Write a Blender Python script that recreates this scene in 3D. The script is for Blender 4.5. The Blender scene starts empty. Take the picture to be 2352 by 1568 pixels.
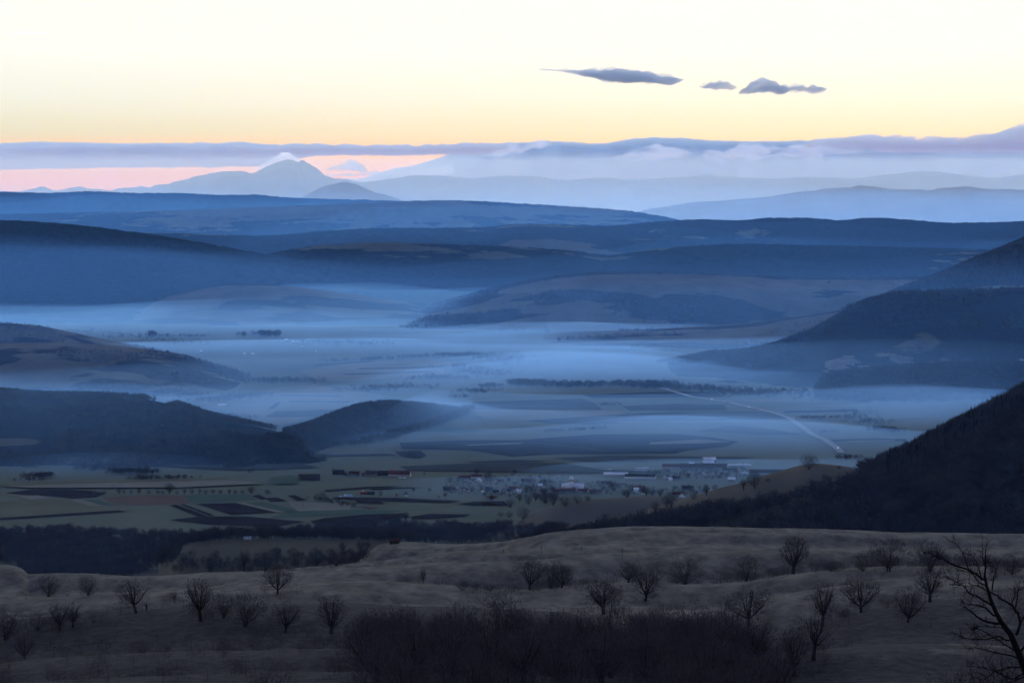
import bpy, math, random
import numpy as np
R = math.radians
scene = bpy.context.scene
COL = scene.collection

# ------------------------------------------------------------------ camera
F, CX, CY, YH = 6890.0, 1176.0, 784.0, 470.0      # long lens, measured on a 2352 px wide print
CAMZ = 450.0
PITCH = math.atan((CY - YH) / F)
cam_d = bpy.data.cameras.new('camera')
cam = bpy.data.objects.new('camera', cam_d)
COL.objects.link(cam)
cam.location = (0, 0, CAMZ)
cam.rotation_euler = (R(90) - PITCH, 0, 0)
cam_d.sensor_width = 36.0
cam_d.lens = 36.0 * F / 2352.0
cam_d.clip_start = 1.0
cam_d.clip_end = 600000.0
scene.camera = cam

# ------------------------------------------------------------------ world: afterglow in front, blue dome above
world = bpy.data.worlds.new('World')
scene.world = world
world.use_nodes = True
wt = world.node_tree
wt.nodes.clear()
def wn(kind, **kw):
    n = wt.nodes.new(kind)
    for k, v in kw.items(): setattr(n, k, v)
    return n
def wramp(stops):
    n = wn('ShaderNodeValToRGB')
    e = n.color_ramp.elements
    while len(e) > 1: e.remove(e[-1])
    e[0].position = stops[0][0]; e[0].color = (*stops[0][1], 1)
    for p, c in stops[1:]:
        k = e.new(p); k.color = (*c, 1)
    return n
def wl(a, b): wt.links.new(a, b)
SUN_EL, SUN_AZ = 2.0, 6.0          # degrees; azimuth to the right of the view axis
tc = wn('ShaderNodeTexCoord')
sep = wn('ShaderNodeSeparateXYZ'); wl(tc.outputs['Generated'], sep.inputs[0])
sky = wn('ShaderNodeTexSky', sky_type='NISHITA', sun_disc=False)
sky.sun_elevation = R(SUN_EL); sky.sun_rotation = R(SUN_AZ)
sky.altitude = 700; sky.air_density = 1.0; sky.dust_density = 0.6; sky.ozone_density = 3.0
# elevation -> 0..1 : sqrt gives room to the band near the horizon
cl = wn('ShaderNodeMath', operation='MAXIMUM'); wl(sep.outputs['Z'], cl.inputs[0]); cl.inputs[1].default_value = 0.0
sq = wn('ShaderNodeMath', operation='SQRT'); wl(cl.outputs[0], sq.inputs[0])
g = lambda el: math.sqrt(math.sin(R(el)))
GLOW = wramp([(0.0, (.86, .28, .06)), (g(.55), (.87, .30, .06)), (g(1.0), (.90, .50, .14)), (g(1.35), (.70, .67, .37)),
              (g(2.0), (.80, .83, .68)), (g(2.9), (.93, .95, .88)), (g(3.9), (.95, .99, .89)), (g(4.5), (1.6, 1.7, 1.6)), (g(6), (7.2, 8.0, 8.6)),
              (g(11), (6.2, 7.8, 9.4)), (g(18), (.35, .50, .85)), (g(50), (.10, .13, .30)), (1.0, (.085, .12, .28))])
DOME = wramp([(0.0, (.19, .21, .36)), (g(6), (.25, .27, .44)), (g(20), (.19, .22, .42)), (g(50), (.085, .115, .27)), (1.0, (.075, .105, .25))])
wl(sq.outputs[0], GLOW.inputs[0]); wl(sq.outputs[0], DOME.inputs[0])
az = wn('ShaderNodeMapRange', interpolation_type='SMOOTHSTEP')
az.inputs['From Min'].default_value = -.15; az.inputs['From Max'].default_value = .92
wl(sep.outputs['Y'], az.inputs['Value'])
mixw = wn('ShaderNodeMix', data_type='RGBA'); wl(az.outputs[0], mixw.inputs[0])
wl(DOME.outputs[0], mixw.inputs[6]); wl(GLOW.outputs[0], mixw.inputs[7])
bg1 = wn('ShaderNodeBackground'); bg1.inputs[1].default_value = 0.03; wl(sky.outputs[0], bg1.inputs[0])
bg2 = wn('ShaderNodeBackground'); bg2.inputs[1].default_value = 0.95; wl(mixw.outputs[2], bg2.inputs[0])
addw = wn('ShaderNodeAddShader'); wl(bg1.outputs[0], addw.inputs[0]); wl(bg2.outputs[0], addw.inputs[1])
wo = wn('ShaderNodeOutputWorld'); wl(addw.outputs[0], wo.inputs[0])

# ------------------------------------------------------------------ the sun, just gone: a weak broad glow
sun_d = bpy.data.lights.new('sun', 'SUN')
sun_d.energy = 0.12; sun_d.angle = R(12); sun_d.color = (1.0, .80, .62)
sun = bpy.data.objects.new('sun', sun_d); COL.objects.link(sun)
sun.rotation_euler = (R(90 - SUN_EL), 0, R(180 - SUN_AZ))   # shines from beyond the mountains towards the camera
sun.location = (0, 50000, 6000)

vs = scene.view_settings
scene.display_settings.display_device = 'sRGB'
vs.view_transform = 'Standard'; vs.look = 'None'; vs.exposure = 0.0; vs.gamma = 1.0; vs.use_curve_mapping = False
cy = scene.cycles
cy.max_bounces = 6; cy.diffuse_bounces = 2; cy.glossy_bounces = 2; cy.transmission_bounces = 2
cy.volume_bounces = 3; cy.transparent_max_bounces = 8
cy.use_denoising = True
cy.volume_max_steps = 64

# ------------------------------------------------------------------ helpers
rng = np.random.default_rng(7)
def ray(x, y):
    a = (np.asarray(x, float) - CX) / F; b = (CY - np.asarray(y, float)) / F
    dy = math.cos(PITCH) + b * math.sin(PITCH); dz = -math.sin(PITCH) + b * math.cos(PITCH)
    return a / dy, dz / dy                      # per metre of depth
def P(x, y, D):
    a, c = ray(x, y)
    return a * D, D, CAMZ + c * D
def zat(x, y, D): return CAMZ + ray(x, y)[1] * D + 0 * np.asarray(x, float)
def s_of(x): return (x - CX) / F
def interp(x, pts, k=1):
    p = np.array(pts, float); return np.interp(x, p[:, 0], p[:, k])
def smooth_interp(x, pts):
    """monotone cubic through traced points"""
    p = np.array(pts, float); X, Y = p[:, 0], p[:, 1]
    if len(X) < 3: return np.interp(x, X, Y)
    h = np.diff(X); d = np.diff(Y) / h
    m = np.zeros_like(Y); m[0], m[-1] = d[0], d[-1]
    for i in range(1, len(X) - 1):
        if d[i-1] * d[i] > 0:
            w1, w2 = 2*h[i] + h[i-1], h[i] + 2*h[i-1]
            m[i] = (w1 + w2) / (w1 / d[i-1] + w2 / d[i])
    x = np.clip(x, X[0], X[-1]); i = np.clip(np.searchsorted(X, x) - 1, 0, len(X) - 2)
    t = (x - X[i]) / h[i]
    return ((1+2*t)*(1-t)**2*Y[i] + t*(1-t)**2*h[i]*m[i] + t*t*(3-2*t)*Y[i+1] + t*t*(t-1)*h[i]*m[i+1])
_tab = np.random.default_rng(3).random((256, 256))
def vnoise(x, y, seed=0):
    x = np.asarray(x, float) + seed*37.7; y = np.asarray(y, float) + seed*91.3
    xi = np.floor(x).astype(int); yi = np.floor(y).astype(int)
    fx = x - xi; fy = y - yi; fx = fx*fx*(3-2*fx); fy = fy*fy*(3-2*fy)
    a = _tab[xi & 255, yi & 255]; b = _tab[(xi+1) & 255, yi & 255]; c = _tab[xi & 255, (yi+1) & 255]; d = _tab[(xi+1) & 255, (yi+1) & 255]
    return ((a*(1-fx)+b*fx)*(1-fy) + (c*(1-fx)+d*fx)*fy)*2 - 1
def fbm(x, y, oct=4, seed=0, gain=.5):
    r = 0; a = 1.0; f = 1.0
    for o in range(oct):
        r = r + a*vnoise(np.asarray(x)*f, np.asarray(y)*f, seed + o*5); a *= gain; f *= 2.03
    return r

# ------------------------------------------------------------------ materials
MATS = {}
def mat(name):
    m = bpy.data.materials.new(name); m.use_nodes = True
    m.node_tree.nodes.clear(); MATS[name] = m
    return m, m.node_tree
def surf(name, col, col2=None, scale=1.0, rough=.9, detail=5, sheen=0.0, stretch=(1, 1, 1), bump=0.0, bumpscale=None, emit=None, spec=0.0):
    """procedural colour: two tones broken by noise in object coordinates (metres)"""
    m, t = mat(name); N = t.nodes; L = t.links
    b = N.new('ShaderNodeBsdfPrincipled'); o = N.new('ShaderNodeOutputMaterial'); L.new(b.outputs[0], o.inputs[0])
    b.inputs['Roughness'].default_value = rough; b.inputs['Specular IOR Level'].default_value = spec
    if sheen:
        b.inputs['Sheen Weight'].default_value = sheen; b.inputs['Sheen Roughness'].default_value = .4
        b.inputs['Sheen Tint'].default_value = (.9, .85, .8, 1)
    if emit:
        b.inputs['Emission Color'].default_value = (*emit[0], 1); b.inputs['Emission Strength'].default_value = emit[1]
    if col2 is None: col2 = tuple(c*.8 for c in col)
    g_ = N.new('ShaderNodeNewGeometry'); mp = N.new('ShaderNodeMapping'); mp.inputs['Scale'].default_value = stretch
    L.new(g_.outputs['Position'], mp.inputs[0])
    n1 = N.new('ShaderNodeTexNoise'); n1.inputs['Scale'].default_value = scale; n1.inputs['Detail'].default_value = detail; n1.inputs['Roughness'].default_value = .65
    L.new(mp.outputs[0], n1.inputs['Vector'])
    r = N.new('ShaderNodeValToRGB'); r.color_ramp.elements[0].position = .34; r.color_ramp.elements[1].position = .66
    r.color_ramp.elements[0].color = (*col2, 1); r.color_ramp.elements[1].color = (*col, 1)
    L.new(n1.outputs[0], r.inputs[0]); L.new(r.outputs[0], b.inputs['Base Color'])
    if bump:
        n2 = N.new('ShaderNodeTexNoise'); n2.inputs['Scale'].default_value = bumpscale or scale*4; n2.inputs['Detail'].default_value = 6
        L.new(mp.outputs[0], n2.inputs['Vector'])
        bp = N.new('ShaderNodeBump'); bp.inputs['Strength'].default_value = 1.0; bp.inputs['Distance'].default_value = bump
        L.new(n2.outputs[0], bp.inputs['Height']); L.new(bp.outputs[0], b.inputs['Normal'])
    return m
def land(name, grass, grass2, wood, scale, bump=2.0, bs=.05, patch=.004):
    """open land and woodland by the 'cover' attribute, edges broken by noise"""
    m, t = mat(name); N = t.nodes; L = t.links
    b = N.new('ShaderNodeBsdfPrincipled'); o = N.new('ShaderNodeOutputMaterial'); L.new(b.outputs[0], o.inputs[0])
    b.inputs['Roughness'].default_value = 1.0; b.inputs['Specular IOR Level'].default_value = 0.0
    ge = N.new('ShaderNodeNewGeometry')
    def noise(sc, det=5, stretch=None):
        n = N.new('ShaderNodeTexNoise'); n.inputs['Scale'].default_value = sc; n.inputs['Detail'].default_value = det; n.inputs['Roughness'].default_value = .62
        if stretch:
            mp = N.new('ShaderNodeMapping'); mp.inputs['Scale'].default_value = stretch
            L.new(ge.outputs['Position'], mp.inputs[0]); L.new(mp.outputs[0], n.inputs['Vector'])
        else: L.new(ge.outputs['Position'], n.inputs['Vector'])
        return n.outputs[0]
    at = N.new('ShaderNodeAttribute'); at.attribute_name = 'cover'
    nz = noise(patch, 6)
    ad = N.new('ShaderNodeMath'); ad.operation = 'ADD'; L.new(at.outputs['Fac'], ad.inputs[0])
    sb = N.new('ShaderNodeMath'); sb.operation = 'MULTIPLY_ADD'; L.new(nz, sb.inputs[0]); sb.inputs[1].default_value = 1.2; sb.inputs[2].default_value = -.6
    L.new(sb.outputs[0], ad.inputs[1])
    st = N.new('ShaderNodeMapRange'); st.inputs['From Min'].default_value = .46; st.inputs['From Max'].default_value = .54; L.new(ad.outputs[0], st.inputs[0])
    gr = N.new('ShaderNodeValToRGB'); gr.color_ramp.elements[0].position = .35; gr.color_ramp.elements[1].position = .65
    gr.color_ramp.elements[0].color = (*grass2, 1); gr.color_ramp.elements[1].color = (*grass, 1)
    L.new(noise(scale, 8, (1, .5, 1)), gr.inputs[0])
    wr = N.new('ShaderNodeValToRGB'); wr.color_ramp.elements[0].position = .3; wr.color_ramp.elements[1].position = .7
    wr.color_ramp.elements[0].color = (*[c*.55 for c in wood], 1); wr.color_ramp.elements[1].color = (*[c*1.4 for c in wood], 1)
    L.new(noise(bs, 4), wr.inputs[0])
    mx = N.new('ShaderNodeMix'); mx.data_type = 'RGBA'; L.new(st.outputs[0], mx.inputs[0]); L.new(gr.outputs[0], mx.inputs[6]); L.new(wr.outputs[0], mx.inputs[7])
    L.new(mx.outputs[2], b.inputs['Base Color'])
    if bump:
        bm_ = N.new('ShaderNodeMath'); bm_.operation = 'MULTIPLY'; L.new(noise(bs, 5), bm_.inputs[0]); L.new(st.outputs[0], bm_.inputs[1])
        bp = N.new('ShaderNodeBump'); bp.inputs['Strength'].default_value = 1; bp.inputs['Distance'].default_value = bump
        L.new(bm_.outputs[0], bp.inputs['Height']); L.new(bp.outputs[0], b.inputs['Normal'])
    return m
def volume(name, color, density, aniso=0.0, absorb=None):
    m, t = mat(name)
    v = t.nodes.new('ShaderNodeVolumePrincipled'); o = t.nodes.new('ShaderNodeOutputMaterial'); t.links.new(v.outputs[0], o.inputs['Volume'])
    v.inputs['Color'].default_value = (*color, 1); v.inputs['Density'].default_value = density
    v.inputs['Anisotropy'].default_value = aniso; v.inputs['Absorption Color'].default_value = (1, 1, 1, 1) if absorb is None else (*absorb, 1)
    return m

# ------------------------------------------------------------------ mesh plumbing
def mesh_np(name, V, Fq, m, parent=None, smooth=False, attrs=None):
    """one mesh object from numpy arrays; Fq: list of face arrays (n,3)/(n,4)"""
    me = bpy.data.meshes.new(name)
    V = np.asarray(V, np.float32)
    if not isinstance(Fq, (list, tuple)): Fq = [Fq]
    Fq = [np.asarray(f, np.int32) for f in Fq if len(f)]
    nl = sum(f.size for f in Fq); nf = sum(len(f) for f in Fq)
    me.vertices.add(len(V)); me.vertices.foreach_set('co', V.ravel())
    me.loops.add(nl); me.loops.foreach_set('vertex_index', np.concatenate([f.ravel() for f in Fq]))
    tot = np.concatenate([np.full(len(f), f.shape[1], np.int32) for f in Fq])
    me.polygons.add(nf); me.polygons.foreach_set('loop_start', np.concatenate([[0], np.cumsum(tot)[:-1]]).astype(np.int32))
    me.polygons.foreach_set('loop_total', tot)
    if smooth: me.polygons.foreach_set('use_smooth', np.ones(nf, bool))
    me.update(calc_edges=True)
    for k, a in (attrs or {}).items():
        at = me.attributes.new(k, 'FLOAT', 'POINT'); at.data.foreach_set('value', np.asarray(a, np.float32).ravel())
    if m: me.materials.append(m)
    o = bpy.data.objects.new(name, me); COL.objects.link(o)
    if parent: o.parent = parent
    return o
def grid_faces(nr, nc):
    i = np.arange(nr-1)[:, None]*nc + np.arange(nc-1)[None]
    return np.stack([i, i+1, i+nc+1, i+nc], -1).reshape(-1, 4)
def tag(o, label=None, cat=None, group=None, kind=None):
    if label: o['label'] = label
    if cat: o['category'] = cat
    if group: o['group'] = group
    if kind: o['kind'] = kind
    return o

# ------------------------------------------------------------------ terrain
FIELDS = []                   # height fields used to stand things on the ground
class HF:
    def __init__(self, s, dc, wf, wb, Z, ts):
        self.s, self.dc, self.wf, self.wb, self.Z, self.ts = s, dc, wf, wb, Z, ts
        FIELDS.append(self)
    def z(self, X, Y):
        X = np.asarray(X, float); Y = np.asarray(Y, float)
        s = X / Y
        c = (s - self.s[0]) / (self.s[-1] - self.s[0]) * (len(self.s)-1)
        dc = np.interp(s, self.s, self.dc)
        wf = np.interp(s, self.s, self.wf) if np.ndim(self.wf) else self.wf
        t = np.where(Y < dc, (Y-dc)/wf, (Y-dc)/self.wb)
        r = np.interp(t, self.ts, np.arange(len(self.ts)))
        ok = (c >= 0) & (c <= len(self.s)-1) & (t >= self.ts[0]) & (t <= self.ts[-1])
        ci = np.clip(c.astype(int), 0, len(self.s)-2); ri = np.clip(r.astype(int), 0, len(self.ts)-2)
        fc = c-ci; fr = r-ri; Z = self.Z
        z = (Z[ri, ci]*(1-fc)+Z[ri, ci+1]*fc)*(1-fr)+(Z[ri+1, ci]*(1-fc)+Z[ri+1, ci+1]*fc)*fr
        return np.where(ok, z, -1e4)
PLAIN = lambda X, Y: 0*np.asarray(Y, float)
def ground_z(X, Y):
    z = np.asarray(PLAIN(X, Y), float)
    for h in FIELDS: z = np.maximum(z, h.z(X, Y))
    return z
def hit(x, y, d0=300., d1=40000., n=2500):
    """where the ground lies under a given direction of view"""
    a, c = ray(x, y)
    D = np.geomspace(d0, d1, n)
    zz = ground_z(a*D, D) - (CAMZ + c*D)
    k = np.argmax(zz > 0)
    if zz[k] <= 0: return None
    if k == 0: k = 1
    lo, hi = D[k-1], D[k]
    t = -zz[k-1]/(zz[k]-zz[k-1]); d = lo + t*(hi-lo)
    return float(a*d), float(d), float(CAMZ + c*d)

def hill(name, crest, D, front, back, m, base=-6.0, amp=3.0, wl_=300., pw=1.0, cover=None, xr=None, nx=None, nt=70, fine=0.0, flt=0.0):
    """a hill whose crest runs along traced points, at distance D (number or [(x, D)])"""
    x0, x1 = xr or (-500, 2850)
    nx = nx or int((x1-x0)/7)
    xs = np.linspace(x0, x1, nx)
    yc = smooth_interp(xs, crest)
    dc = np.full(nx, float(D)) if np.isscalar(D) else smooth_interp(xs, D)
    zc = zat(xs, yc, dc)
    ts = np.concatenate([-1+np.linspace(0, 1, nt)**1.0, np.linspace(0, 1, nt//3)[1:]])
    T, DC = np.meshgrid(ts, dc, indexing='ij')
    front = np.full(nx, float(front)) if np.isscalar(front) else smooth_interp(xs, front)
    Y = DC + np.where(T < 0, T*front[None, :], T*back)
    S = np.meshgrid(ts, s_of(xs), indexing='ij')[1]
    X = S*Y
    a = np.abs(T)
    sh = (0.5*(1+np.cos(np.pi*a)))
    sh = (1-flt)*sh + flt*(1-a)
    sh = np.where(T < 0, sh**pw, sh)
    ZC = zc[None, :]
    env = np.clip(4*sh*(1-sh)+.15, 0, 1)
    nz = fbm(X/wl_, Y/wl_*.6, 4, seed=int(abs(D if np.isscalar(D) else D[0][1])) % 97)
    Z = base + (ZC-base)*sh + amp*nz*env*np.clip((ZC-base)/40, 0, 1)
    if fine: Z = Z + fine*fbm(X/30., Y/30., 3, seed=9)*np.clip((ZC-base)/20, 0, 1)
    cv = np.ones_like(Z) if cover is None else cover(X, Y, Z, T, CX + S*F)
    o = mesh_np(name, np.stack([X, Y, Z], -1).reshape(-1, 3), grid_faces(len(ts), nx), m, smooth=True, attrs={'cover': cv})
    tag(o, kind='structure')
    h = HF(s_of(xs), dc, front, back, Z, ts); h.crest = crest; h.D = D
    return h

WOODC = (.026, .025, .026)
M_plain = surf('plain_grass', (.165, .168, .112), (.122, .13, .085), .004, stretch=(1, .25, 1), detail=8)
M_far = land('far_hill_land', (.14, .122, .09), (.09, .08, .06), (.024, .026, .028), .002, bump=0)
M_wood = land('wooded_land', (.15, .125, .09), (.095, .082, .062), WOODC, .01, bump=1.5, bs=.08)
M_pasture = land('pasture_land', (.165, .145, .108), (.105, .092, .07), (.042, .037, .036), .006, bump=1.0, bs=.06)
M_tanhill = surf('tan_meadow', (.15, .13, .085), (.115, .10, .066), .03, stretch=(1, .5, 1))
M_rock = surf('mountain_rock', (.14, .13, .13), (.05, .055, .06), .0012, detail=8)

# ground: one sheet from under the camera to the mountains
def ground_sheet():
    ys = np.concatenate([np.linspace(-300, 3200, 15), np.geomspace(3300, 96000, 220)])
    ss = np.linspace(-.26, .26, 160)
    Y, S = np.meshgrid(ys, ss, indexing='ij')
    X = S*np.maximum(Y, 2500)
    Z = PLAIN(X, Y) - np.where(Y < 3000, 4, 0)
    o = mesh_np('ground', np.stack([X, Y, Z], -1).reshape(-1, 3), grid_faces(len(ys), len(ss)), M_plain, smooth=True)
    tag(o, kind='structure')
ground_sheet()

# near slopes: crest and hollow lines by distance, traced from left to right
def meadow():
    xs = np.linspace(-420, 2772, 560)
    crestA = [(-420, 1290), (0, 1299), (45, 1306), (60, 1324), (85, 1323), (154, 1321), (222, 1324), (308, 1327), (376, 1323), (478, 1317), (615, 1313), (684, 1308), (804, 1299), (850, 1295), (986, 1281), (1157, 1266), (1330, 1258), (1500, 1256), (1800, 1262), (2352, 1268), (2772, 1270)]
    crestB = [(-420, 1325), (300, 1336), (600, 1326), (800, 1300), (880, 1250), (917, 1246), (1060, 1249), (1146, 1249), (1259, 1241), (1362, 1235), (1430, 1233), (1550, 1236), (1639, 1233), (1895, 1229), (2004, 1232), (2114, 1242), (2352, 1244), (2772, 1240)]
    crestC = [(-420, 1380), (0, 1374), (137, 1370), (273, 1365), (376, 1357), (513, 1350), (650, 1344), (746, 1340), (849, 1336), (951, 1340), (1054, 1349), (1105, 1355), (1191, 1357), (1293, 1352), (1396, 1342), (1493, 1339), (1603, 1343), (1712, 1336), (1822, 1320), (1931, 1312), (2041, 1307), (2114, 1306), (2260, 1310), (2352, 1316), (2772, 1345)]
    hideC = [(-420, 10), (200, 10), (500, 4), (700, 0), (900, 4), (1000, 12), (1300, 14), (1700, 14), (2772, 14)]       # metres the hollow lies out of sight
    crestD = [(-420, 1560), (300, 1500), (900, 1480), (1400, 1490), (1560, 1508), (1650, 1493), (1770, 1456), (1858, 1436), (1931, 1418), (2041, 1396), (2150, 1380), (2260, 1365), (2352, 1356), (2772, 1330)]
    hideD = [(-420, -10), (1300, -10), (1560, -2), (1700, 5), (2000, 9), (2772, 10)]
    hideA = [(-420, 20), (900, 20), (1100, 4), (1250, -6), (1500, -8), (2772, -6)]
    yA, yB, yC, yD = (smooth_interp(xs, c) for c in (crestA, crestB, crestC, crestD))
    n = len(xs); one = np.ones(n)
    st = []                                                    # (D, z) lines
    st.append((0*one+1, 447.6*one)); st.append((60*one, 437.5*one))
    st.append((200*one, zat(xs, 1690, 200.))); st.append((500*one, zat(xs, 1665, 500.)))
    dD = interp(xs, [(-420, 800), (1500, 800), (2772, 880)])
    st.append((dD*.86, zat(xs, yD + np.interp(xs, [1500, 1700, 2352], [40, 75, 130]), dD*.86)))
    st.append((dD, zat(xs, yD, dD)))
    hd = interp(xs, hideD)
    st.append((dD+90, zat(xs, yD, dD+90) - hd))
    yCD = yC + (yD - yC)*.45
    st.append((1060*one, np.minimum(zat(xs, yCD, 1060.), zat(xs, yC+18, 1060.))))
    dC = 1200*one
    st.append((dC, zat(xs, yC, dC)))
    st.append((dC+110, zat(xs, yC, dC+110) - interp(xs, hideC)))
    yAC = yA + (yC-yA)*.5
    st.append((1460*one, zat(xs, yAC, 1460.)))
    dA = 1640*one
    st.append((dA, zat(xs, yA, dA)))
    st.append((dA+110, zat(xs, yA, dA+110) - interp(xs, hideA)))
    dB = 1960*one
    st.append((dB, zat(xs, yB, dB)))
    st.append((dB+170, zat(xs, yB, dB+170) - 22))
    st.append((2600*one, 120*one)); st.append((3300*one, 18*one)); st.append((3900*one, -8*one))
    Dk = np.array([s[0] for s in st]); Zk = np.array([s[1] for s in st])
    ys = np.concatenate([np.linspace(1, 500, 24), np.arange(510, 2250, 7.), np.arange(2260, 3900, 40.), [3900.]])
    Z = np.zeros((len(ys), n))
    for i in range(n):
        Z[:, i] = smooth_interp(ys, np.stack([Dk[:, i], Zk[:, i]], -1))
    Y, S = np.meshgrid(ys, s_of(xs), indexing='ij'); X = S*Y
    w = np.clip((Y-450)/300, 0, 1)*np.clip((3800-Y)/900, 0, 1)
    keepl = 1 - .85*(np.exp(-((Y-1960)/80)**2) + np.exp(-((Y-1640)/45)**2) + np.exp(-((Y-1200)/55)**2) + np.exp(-((Y-dD)/50)**2))
    fold = np.sin(2*np.pi*(Y + 70*fbm(X/260., Y/500., 2, 8) + .12*X)/145.)
    Z = Z + w*(np.clip(keepl, 0, 1)*(3.6*fold + 1.3*fbm(X/150., Y/58., 3, 2)) + .55*fbm(X/38., Y/13., 3, 6))
    near = np.clip((1030-Y)/160, 0, 1)*np.clip((1600 + 40*fbm(X/40, Y/40, 2, 3) - (CX+S*F))/160, 0, 1)  # wood-floor brown, which also paints the dimming of the nearest ground
    near_dim = np.clip((1010-Y)/130, 0, 1); cv = np.clip(.05 + .25*np.clip(fbm(X/120., Y/90., 3, 91), 0, 1) + np.maximum(.66*near, .50*near_dim), 0, 1)  # whole near slope darkened: light falloff put into the ground colour
    far = np.clip((Y-2080)/120, 0, 1); cv = np.maximum(cv, far)
    o = mesh_np('meadow', np.stack([X, Y, Z], -1).reshape(-1, 3), grid_faces(len(ys), n), M_meadow, smooth=True, attrs={'cover': cv})
    tag(o, kind='structure')
    h = HF(s_of(xs), np.full(n, 1.0), 1.0, 1.0, Z, ys - 1.0)   # rows are plain distances
def meadow_material():
    m = land('meadow_grass', (.200, .166, .120), (.074, .060, .043), (.055, .044, .036), .11, bump=.4, bs=.3, patch=.02)
    b = [n for n in m.node_tree.nodes if n.type == 'BSDF_PRINCIPLED'][0]
    b.inputs['Sheen Weight'].default_value = .08; b.inputs['Sheen Roughness'].default_value = .5; b.inputs['Sheen Tint'].default_value = (.95, .9, .85, 1)
    t = m.node_tree; N, L = t.nodes, t.links
    ge = N.new('ShaderNodeNewGeometry'); mp = N.new('ShaderNodeMapping'); mp.inputs['Scale'].default_value = (1, .6, 1)
    L.new(ge.outputs['Position'], mp.inputs[0])
    n = N.new('ShaderNodeTexNoise'); n.inputs['Scale'].default_value = .22; n.inputs['Detail'].default_value = 6; n.inputs['Roughness'].default_value = .7; L.new(mp.outputs[0], n.inputs['Vector'])
    bp = N.new('ShaderNodeBump'); bp.inputs['Distance'].default_value = 2.0; L.new(n.outputs[0], bp.inputs['Height'])
    old = b.inputs['Normal'].links[0].from_node; L.new(old.outputs[0], bp.inputs['Normal']); L.new(bp.outputs[0], b.inputs['Normal'])
    return m
M_meadow = meadow_material()
meadow()

def patchy(lo=.2, hi=.9, wl_=600., seed=1):
    return lambda X, Y, Z, T, x: np.clip(.5 + lo + hi*fbm(X/wl_, Y/(wl_*1.6), 4, seed), 0, 1)
# knob and dark wooded hill on the right
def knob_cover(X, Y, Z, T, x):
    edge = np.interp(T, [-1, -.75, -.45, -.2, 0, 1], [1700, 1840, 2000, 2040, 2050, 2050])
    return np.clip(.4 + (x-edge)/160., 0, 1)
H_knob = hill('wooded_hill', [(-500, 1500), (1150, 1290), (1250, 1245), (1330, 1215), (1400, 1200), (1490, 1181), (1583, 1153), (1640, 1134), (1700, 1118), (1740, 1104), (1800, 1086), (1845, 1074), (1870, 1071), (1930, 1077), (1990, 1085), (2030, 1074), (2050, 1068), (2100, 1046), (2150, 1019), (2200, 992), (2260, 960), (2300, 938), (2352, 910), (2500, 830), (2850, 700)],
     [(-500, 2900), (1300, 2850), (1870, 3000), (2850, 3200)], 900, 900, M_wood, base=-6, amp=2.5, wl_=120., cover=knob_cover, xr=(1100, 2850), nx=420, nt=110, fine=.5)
# green knoll before the village
H_knoll = hill('knoll', [(-500, 1300), (1080, 1240), (1180, 1200), (1260, 1165), (1340, 1150), (1430, 1143), (1500, 1141), (1560, 1146), (1640, 1170), (1720, 1200), (2850, 1300)], 3650, 420, 300, M_pasture, amp=1.5, wl_=120., cover=lambda X, Y, Z, T, x: 0*X, xr=(1060, 1760), nx=130, nt=50)
H_tan = hill('pasture_hill', [(-500, 1400), (380, 1290), (410, 1260), (480, 1246), (547, 1241), (650, 1242), (804, 1243), (920, 1247), (1000, 1262), (1100, 1290), (2850, 1400)], 2500, 420, 300, M_tanhill, amp=.8, wl_=120., base=105, cover=lambda X, Y, Z, T, x: 0*X, xr=(360, 1120), nx=140, nt=40)
# left: near wooded ridge, its spur, brown hill, long slope behind
H_l1 = hill('wooded_ridge', [(-500, 880), (0, 903), (100, 911), (200, 912), (300, 916), (380, 928), (430, 943), (480, 961), (540, 975), (600, 988), (650, 1003), (690, 1022), (735, 1056), (2850, 1100)], [(-500, 5950), (300, 5850), (500, 5620), (620, 5460), (735, 5330), (2850, 5300)], [(-500, 900), (300, 820), (500, 560), (620, 290), (735, 130), (2850, 130)], 600, M_wood, amp=7, wl_=260., cover=lambda X, Y, Z, T, x: np.clip(.95+.35*fbm(X/160., Y/160., 3, 8)-.9*np.clip(-T-.5, 0, 1), 0, 1), xr=(-500, 745), nx=220, nt=90, fine=1.0)
H_l1b = hill('wooded_spur', [(-500, 1100), (560, 1010), (640, 1000), (690, 988), (720, 978), (760, 961), (830, 938), (900, 931), (960, 935), (1020, 944), (1075, 955), (1120, 985), (2850, 1100)], [(-500, 5450), (640, 5480), (700, 5650), (760, 5850), (860, 6120), (960, 6250), (1080, 6500), (2850, 6500)], [(-500, 120), (640, 200), (700, 300), (780, 340), (860, 270), (1000, 230), (1080, 200), (2850, 200)], 300, M_wood, amp=3, wl_=200., xr=(560, 1140), nx=130, nt=60, fine=1.0)
H_p = hill('misty_pasture', [(-500, 780), (200, 745), (300, 700), (420, 672), (540, 655), (650, 657), (800, 674), (950, 698), (1080, 730), (2850, 800)], 12300, 1300, 700, M_pasture, amp=8, wl_=500., cover=lambda X, Y, Z, T, x: np.clip(.40+.5*fbm(X/420., Y/260., 4, 28), 0, 1), xr=(180, 1090), nx=130, nt=50)
H_l2 = hill('brown_hill', [(-500, 800), (0, 790), (130, 788), (260, 795), (400, 815), (480, 838), (560, 858), (640, 876), (700, 888), (780, 920), (2850, 1000)], 8000, 1100, 700, M_pasture, amp=6, wl_=420., cover=lambda X, Y, Z, T, x: np.clip(.38+.42*fbm(X/220., Y/300., 4, 12), 0, 1), xr=(-500, 800), nx=190, nt=70)
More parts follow.
